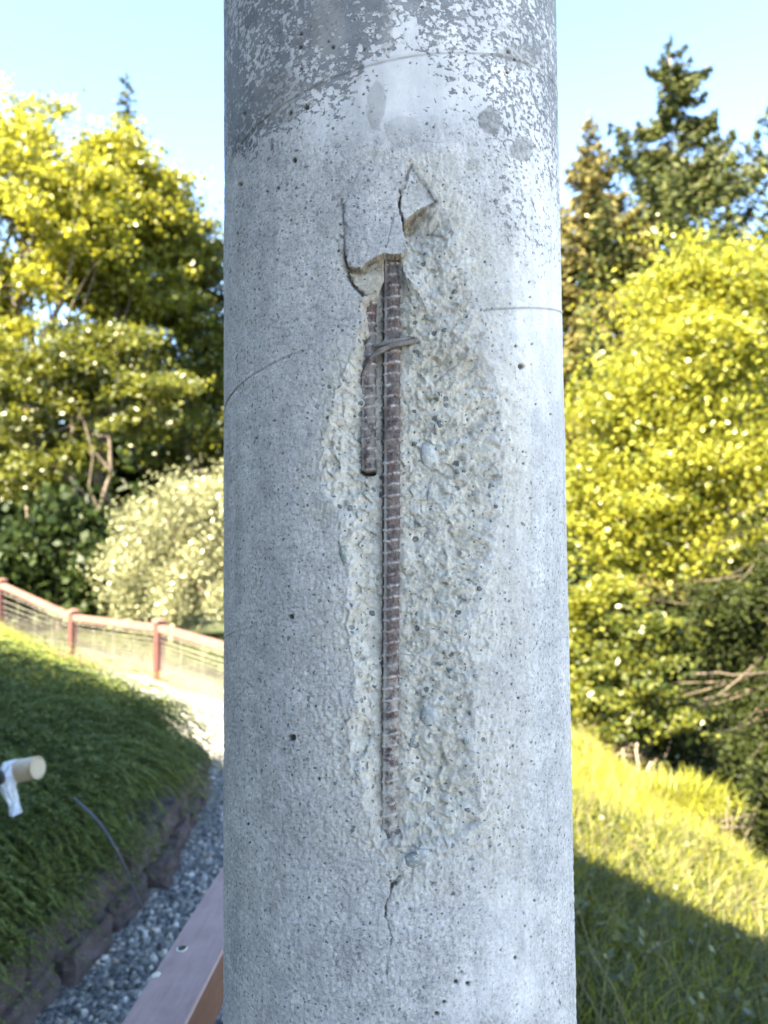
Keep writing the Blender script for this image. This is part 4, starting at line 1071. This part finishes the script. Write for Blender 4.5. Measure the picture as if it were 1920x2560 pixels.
# one mass of wood behind everything
def wood_mass(name, label, x0, x1, y_, z1, n_, size, mt):
    k = np.linspace(0, 1, 60); 
    X_ = rng.uniform(x0, x1, n_); top = z1 + .9 * np.sin(X_ * .9) + .6 * np.sin(X_ * 2.3 + 1)
    Z_ = -2.5 + (top + 2.5) * rng.random(n_) ** .8; Yq = y_ + rng.normal(size=n_) * 1.1 + 1.2 * np.sin(X_ * 1.7 + Z_)
    V, F = leaves(np.stack([X_, Yq, Z_], 1), size, .3, .8)
    obj(name, new_mesh(name, V, F, [mt]), None, kind='stuff', label=label, category='woodland')
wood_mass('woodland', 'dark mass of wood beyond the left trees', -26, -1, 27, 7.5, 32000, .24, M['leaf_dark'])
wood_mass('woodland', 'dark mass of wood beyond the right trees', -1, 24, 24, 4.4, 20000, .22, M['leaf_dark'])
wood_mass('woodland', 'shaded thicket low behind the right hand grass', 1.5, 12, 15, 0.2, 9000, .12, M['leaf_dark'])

# --- juniper ground cover on the left bank
def sprays(pts, dirs, length, mt, name, label, cat, leaf_n=22, leaf=.014, lift=.5):
    n_ = len(pts); t = np.linspace(.05, 1, leaf_n)[None, :, None]
    L = (length * rng.uniform(.6, 1.25, n_))[:, None, None]
    D = dirs[:, None, :]; up = np.array([0, 0, 1.0])[None, None]
    li = (lift * rng.uniform(.5, 1.4, n_))[:, None, None]
    P = pts[:, None, :] + L * (D * t + up * (li * t - (li + .28) * t ** 2.2))
    side = np.cross(dirs, [0, 0, 1.0]); side /= np.linalg.norm(side, axis=1)[:, None]
    sg = np.where(np.arange(leaf_n) % 2, 1, -1)[None, :, None]
    wd = leaf * (1.25 - .8 * t) * rng.uniform(.7, 1.3, (n_, leaf_n, 1))
    ax = D * .75 + side[:, None] * sg * .65 + .35 * rng.normal(size=(n_, leaf_n, 3)); ax /= np.linalg.norm(ax, axis=2)[..., None]
    Cc = P + ax * wd * .8
    W_ = np.cross(ax, rng.normal(size=ax.shape) * .5 + up); W_ /= np.linalg.norm(W_, axis=2)[..., None]
    V1, F1 = quads(Cc.reshape(-1, 3), (ax * wd * 1.1).reshape(-1, 3), (W_ * wd * .36).reshape(-1, 3))
    # stems as slim quads
    A = P[:, :-1:3]; B_ = P[:, 3::3]; k = min(A.shape[1], B_.shape[1]); A = A[:, :k].reshape(-1, 3); B_ = B_[:, :k].reshape(-1, 3)
    V2, F2 = quads((A + B_) / 2, (B_ - A) * .55, np.cross(B_ - A, rand_unit(len(A))) * .06)
    V = np.concatenate([V1, V2]); F = np.concatenate([F1, F2 + len(V1)])
    return obj(name, new_mesh(name, V, F, [mt]), None, kind='stuff', label=label, category=cat)
n_ = 9000
yy = 1.2 + 5.6 * rng.random(n_) ** 1.5; tx = np.interp(yy, TOE[1:11, 1], TOE[1:11, 0])
xx = tx - 0.30 - 3.6 * rng.random(n_) ** 1.5 * np.interp(yy, [1, 4, 10], [.55, .8, 1])
nz_ = ground_z(xx, yy)
ang_ = rng.normal(-.6, .5, n_)
dd = np.stack([np.cos(ang_), np.sin(ang_), 0 * ang_], 1)
sprays(np.stack([xx, yy, nz_ + rng.uniform(.02, .20, n_)], 1), dd, .44, M['juniper'], 'juniper_cover', 'feathery green juniper spreading over the left bank', 'ground cover', 26, .013, .38)
n_ = 1500; yy = 1.4 + 5.4 * rng.random(n_) ** 1.2; tx = np.interp(yy, TOE[1:11, 1], TOE[1:11, 0]); xx = tx - .35 - 2.4 * rng.random(n_) ** 1.3
ang_ = rng.normal(-.45, .45, n_); dd = np.stack([np.cos(ang_), np.sin(ang_), 0 * ang_], 1)
sprays(np.stack([xx, yy, ground_z(xx, yy) + rng.uniform(.10, .24, n_)], 1), dd, .62, M['juniper'], 'juniper_cover', 'longer arching juniper fronds standing above the low growth of the bank', 'ground cover', 44, .014, .42)
# overhanging sprays in front of the wall
n_ = 850; yy = rng.uniform(1.4, 5.4, n_); tx = np.interp(yy, TOE[1:11, 1], TOE[1:11, 0]); xx = tx - rng.uniform(.05, .3, n_)
keep = gnoise(yy * 1.4, yy * 0) > -.1
ang_ = rng.normal(-.4, .5, n_); dd = np.stack([np.cos(ang_), np.sin(ang_), 0 * ang_], 1)
sprays(np.stack([xx, yy, .30 + rng.uniform(0, .12, n_)], 1)[keep], dd[keep], .30, M['juniper'], 'juniper_cover', 'juniper sprigs hanging over the top of the retaining wall', 'ground cover', 26, .012, .25)

# --- grass
def blades(x, y, h, wdt, lean, mt, name, label, cat='grass', dz=0.0, segs=3):
    n_ = len(x); z = ground_z(x, y) + dz; P0 = np.stack([x, y, z], 1)
    az = rng.uniform(0, 2 * np.pi, n_); ln = lean * rng.uniform(.2, 1.5, n_)
    D = np.stack([np.cos(az), np.sin(az), 0 * az], 1); Sd = np.stack([-np.sin(az), np.cos(az), 0 * az], 1)
    az2 = rng.uniform(0, 2 * np.pi, n_); Sd = np.stack([np.cos(az2), np.sin(az2), 0 * az], 1)
    hh = h * rng.uniform(.5, 1.35, n_); rows = []
    for k in range(segs + 1):
        t = k / segs; c_ = P0 + np.array([0, 0, 1]) * (hh * (t - .25 * ln * t * t))[:, None] + D * (hh * ln * t ** 2)[:, None]
        wk = wdt * (1 - t) ** .8 + .0006
        rows.append(c_ - Sd * wk / 2); rows.append(c_ + Sd * wk / 2)
    V = np.stack(rows, 1); m_ = 2 * (segs + 1)
    F = np.concatenate([(np.arange(n_) * m_)[:, None] + np.array([2 * k, 2 * k + 1, 2 * k + 3, 2 * k + 2]) for k in range(segs)])
    return obj(name, new_mesh(name, V.reshape(-1, 3), F, [mt]), None, kind='stuff', label=label, category=cat)
n_ = 26000; yy = 2.2 + 6.6 * rng.random(n_); xx = .5 + (np.interp(yy, [2, 9], [1.6, 2.6])) * rng.random(n_)
blades(xx, yy, .13, .008, .8, M['grass'], 'grass', 'long yellow green meadow grass on the slope right of the column')
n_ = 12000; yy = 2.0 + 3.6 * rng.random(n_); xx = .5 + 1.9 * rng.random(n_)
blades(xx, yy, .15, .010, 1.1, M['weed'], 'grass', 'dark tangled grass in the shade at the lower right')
n_ = 1800; yy = 2.2 + 6 * rng.random(n_); xx = .6 + 2.2 * rng.random(n_)
blades(xx, yy, .3, .004, .6, M['dry'], 'dry_grass', 'thin dry straw stalks standing in the right hand grass')
# broad-leaved weeds in the shade
n_ = 2600; cxx = rng.uniform(.7, 2.4, 60); cyy = rng.uniform(2.3, 5.2, 60); i_ = rng.integers(0, 60, n_)
xx = cxx[i_] + rng.normal(size=n_) * .07; yy = cyy[i_] + rng.normal(size=n_) * .07
V, F = leaves(np.stack([xx, yy, ground_z(xx, yy) + rng.uniform(.03, .17, n_)], 1), .022, 1.2, .6)
obj('weeds', new_mesh('weeds', V, F, [M['leaf_green']]), None, kind='stuff', label='small broad leaved weeds among the shaded grass', category='weeds')
# left: sunny dry grass on top of the bank and lawn behind the fence
n_ = 34000; yy = 5.7 + 6.3 * rng.random(n_); tx = np.interp(yy, TOE[1:11, 1], TOE[1:11, 0]); xx = tx - .02 - 3.2 * rng.random(n_) ** 1.2
blades(xx, yy, .17, .012, .7, M['grass'], 'grass', 'sunlit golden grass edging the bank before the fence')
n_ = 22000; yy = 8.0 + 10 * rng.random(n_); fx_ = np.interp(-yy, -FEN[::-1][1:, 1][::-1], FEN[::-1][1:, 0][::-1]) 
fx_ = np.interp(yy, FEN[::-1][1:, 1], FEN[::-1][1:, 0])
xx = fx_ + .25 + 5.5 * rng.random(n_)
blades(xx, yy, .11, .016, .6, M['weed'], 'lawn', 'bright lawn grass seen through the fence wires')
# fountain grass tuft on the crest
tc = at(1690, 2010, 6.6); n_ = 2600
aa = rng.uniform(0, 2 * np.pi, n_); ll = rng.uniform(.18, .42, n_); rows = []
D = np.stack([np.cos(aa), np.sin(aa), 0 * aa], 1); Sd = np.stack([-np.sin(aa), np.cos(aa), 0 * aa], 1); out_ = rng.uniform(.35, 1.15, n_)
tb = np.array(gb(tc[0], 6.6)) + np.array([0, 0, -.02]); tj = np.stack([rng.normal(size=n_) * .16, rng.normal(size=n_) * .1, 0 * aa], 1)
for k in range(6):
    t = k / 5; c_ = tb + tj + D * (ll * out_ * t ** 1.3)[:, None] + np.array([0, 0, 1]) * (ll * (1.25 * t - .95 * out_ * t * t))[:, None]
    wk = .006 * (1 - t) + .0008; rows += [c_ - Sd * wk, c_ + Sd * wk]
V = np.stack(rows, 1); F = np.concatenate([(np.arange(n_) * 12)[:, None] + np.array([2 * k, 2 * k + 1, 2 * k + 3, 2 * k + 2]) for k in range(5)])
obj('grass_tuft', new_mesh('grass_tuft', V.reshape(-1, 3) - tb, F, [M['grass']]), None, tuple(tb), label='arching grass tuft on the crest of the sunny slope', category='grass tuft')
# dry stems and a broken branch at the crest
def stick(px0, py0, px1, py1, Y, r, name, label, cat, twigs=0, mt='bark_pale'):
    a_, b_ = at(px0, py0, Y), at(px1, py1, Y)
    parts = [tube(branch_path(a_, b_, 6, .05) - a_, np.linspace(r, r * .6, 6), 7)]
    for k in range(twigs):
        t = rng.uniform(.3, .9); p = a_ + (b_ - a_) * t - a_; q = p + rand_unit(1)[0] * .12
        parts.append(tube(branch_path(p, q, 4, .05), [r * .5, r * .4, r * .3, r * .15], 5))
    V, F = merge(parts); obj(name, new_mesh(name, V, F, [M[mt]], True), None, tuple(a_), label=label, category=cat)
stick(1592, 1960, 1593, 1858, 8.6, .020, 'dead_stem', 'upright bare stem in front of the green bush', 'stem', 3)
stick(1572, 1950, 1556, 1872, 8.6, .014, 'dead_stem', 'thin leaning stem just left of the upright bare stem', 'stem', 2)
stick(1617, 1930, 1627, 1905, 8.2, .016, 'dead_stem', 'short stub at the edge of the bright grass', 'stem', 1)
stick(1812, 2100, 1820, 1990, 6.0, .009, 'dead_stem', 'pale sunlit stub standing right of the grass tuft', 'stem', 0, 'bark')
stick(1800, 2055, 1875, 2036, 5.9, .005, 'fallen_branch', 'upper of two sunlit dead twigs right of the grass tuft', 'branch', 4, 'bark')
stick(1800, 2066, 1868, 2069, 5.85, .005, 'fallen_branch', 'lower of two sunlit dead twigs right of the grass tuft', 'branch', 3, 'bark')
stick(1700, 1693, 1930, 1680, 10.5, .014, 'bare_branch', 'long bare branch reaching in over the shade from the right edge', 'branch', 6, 'bark')
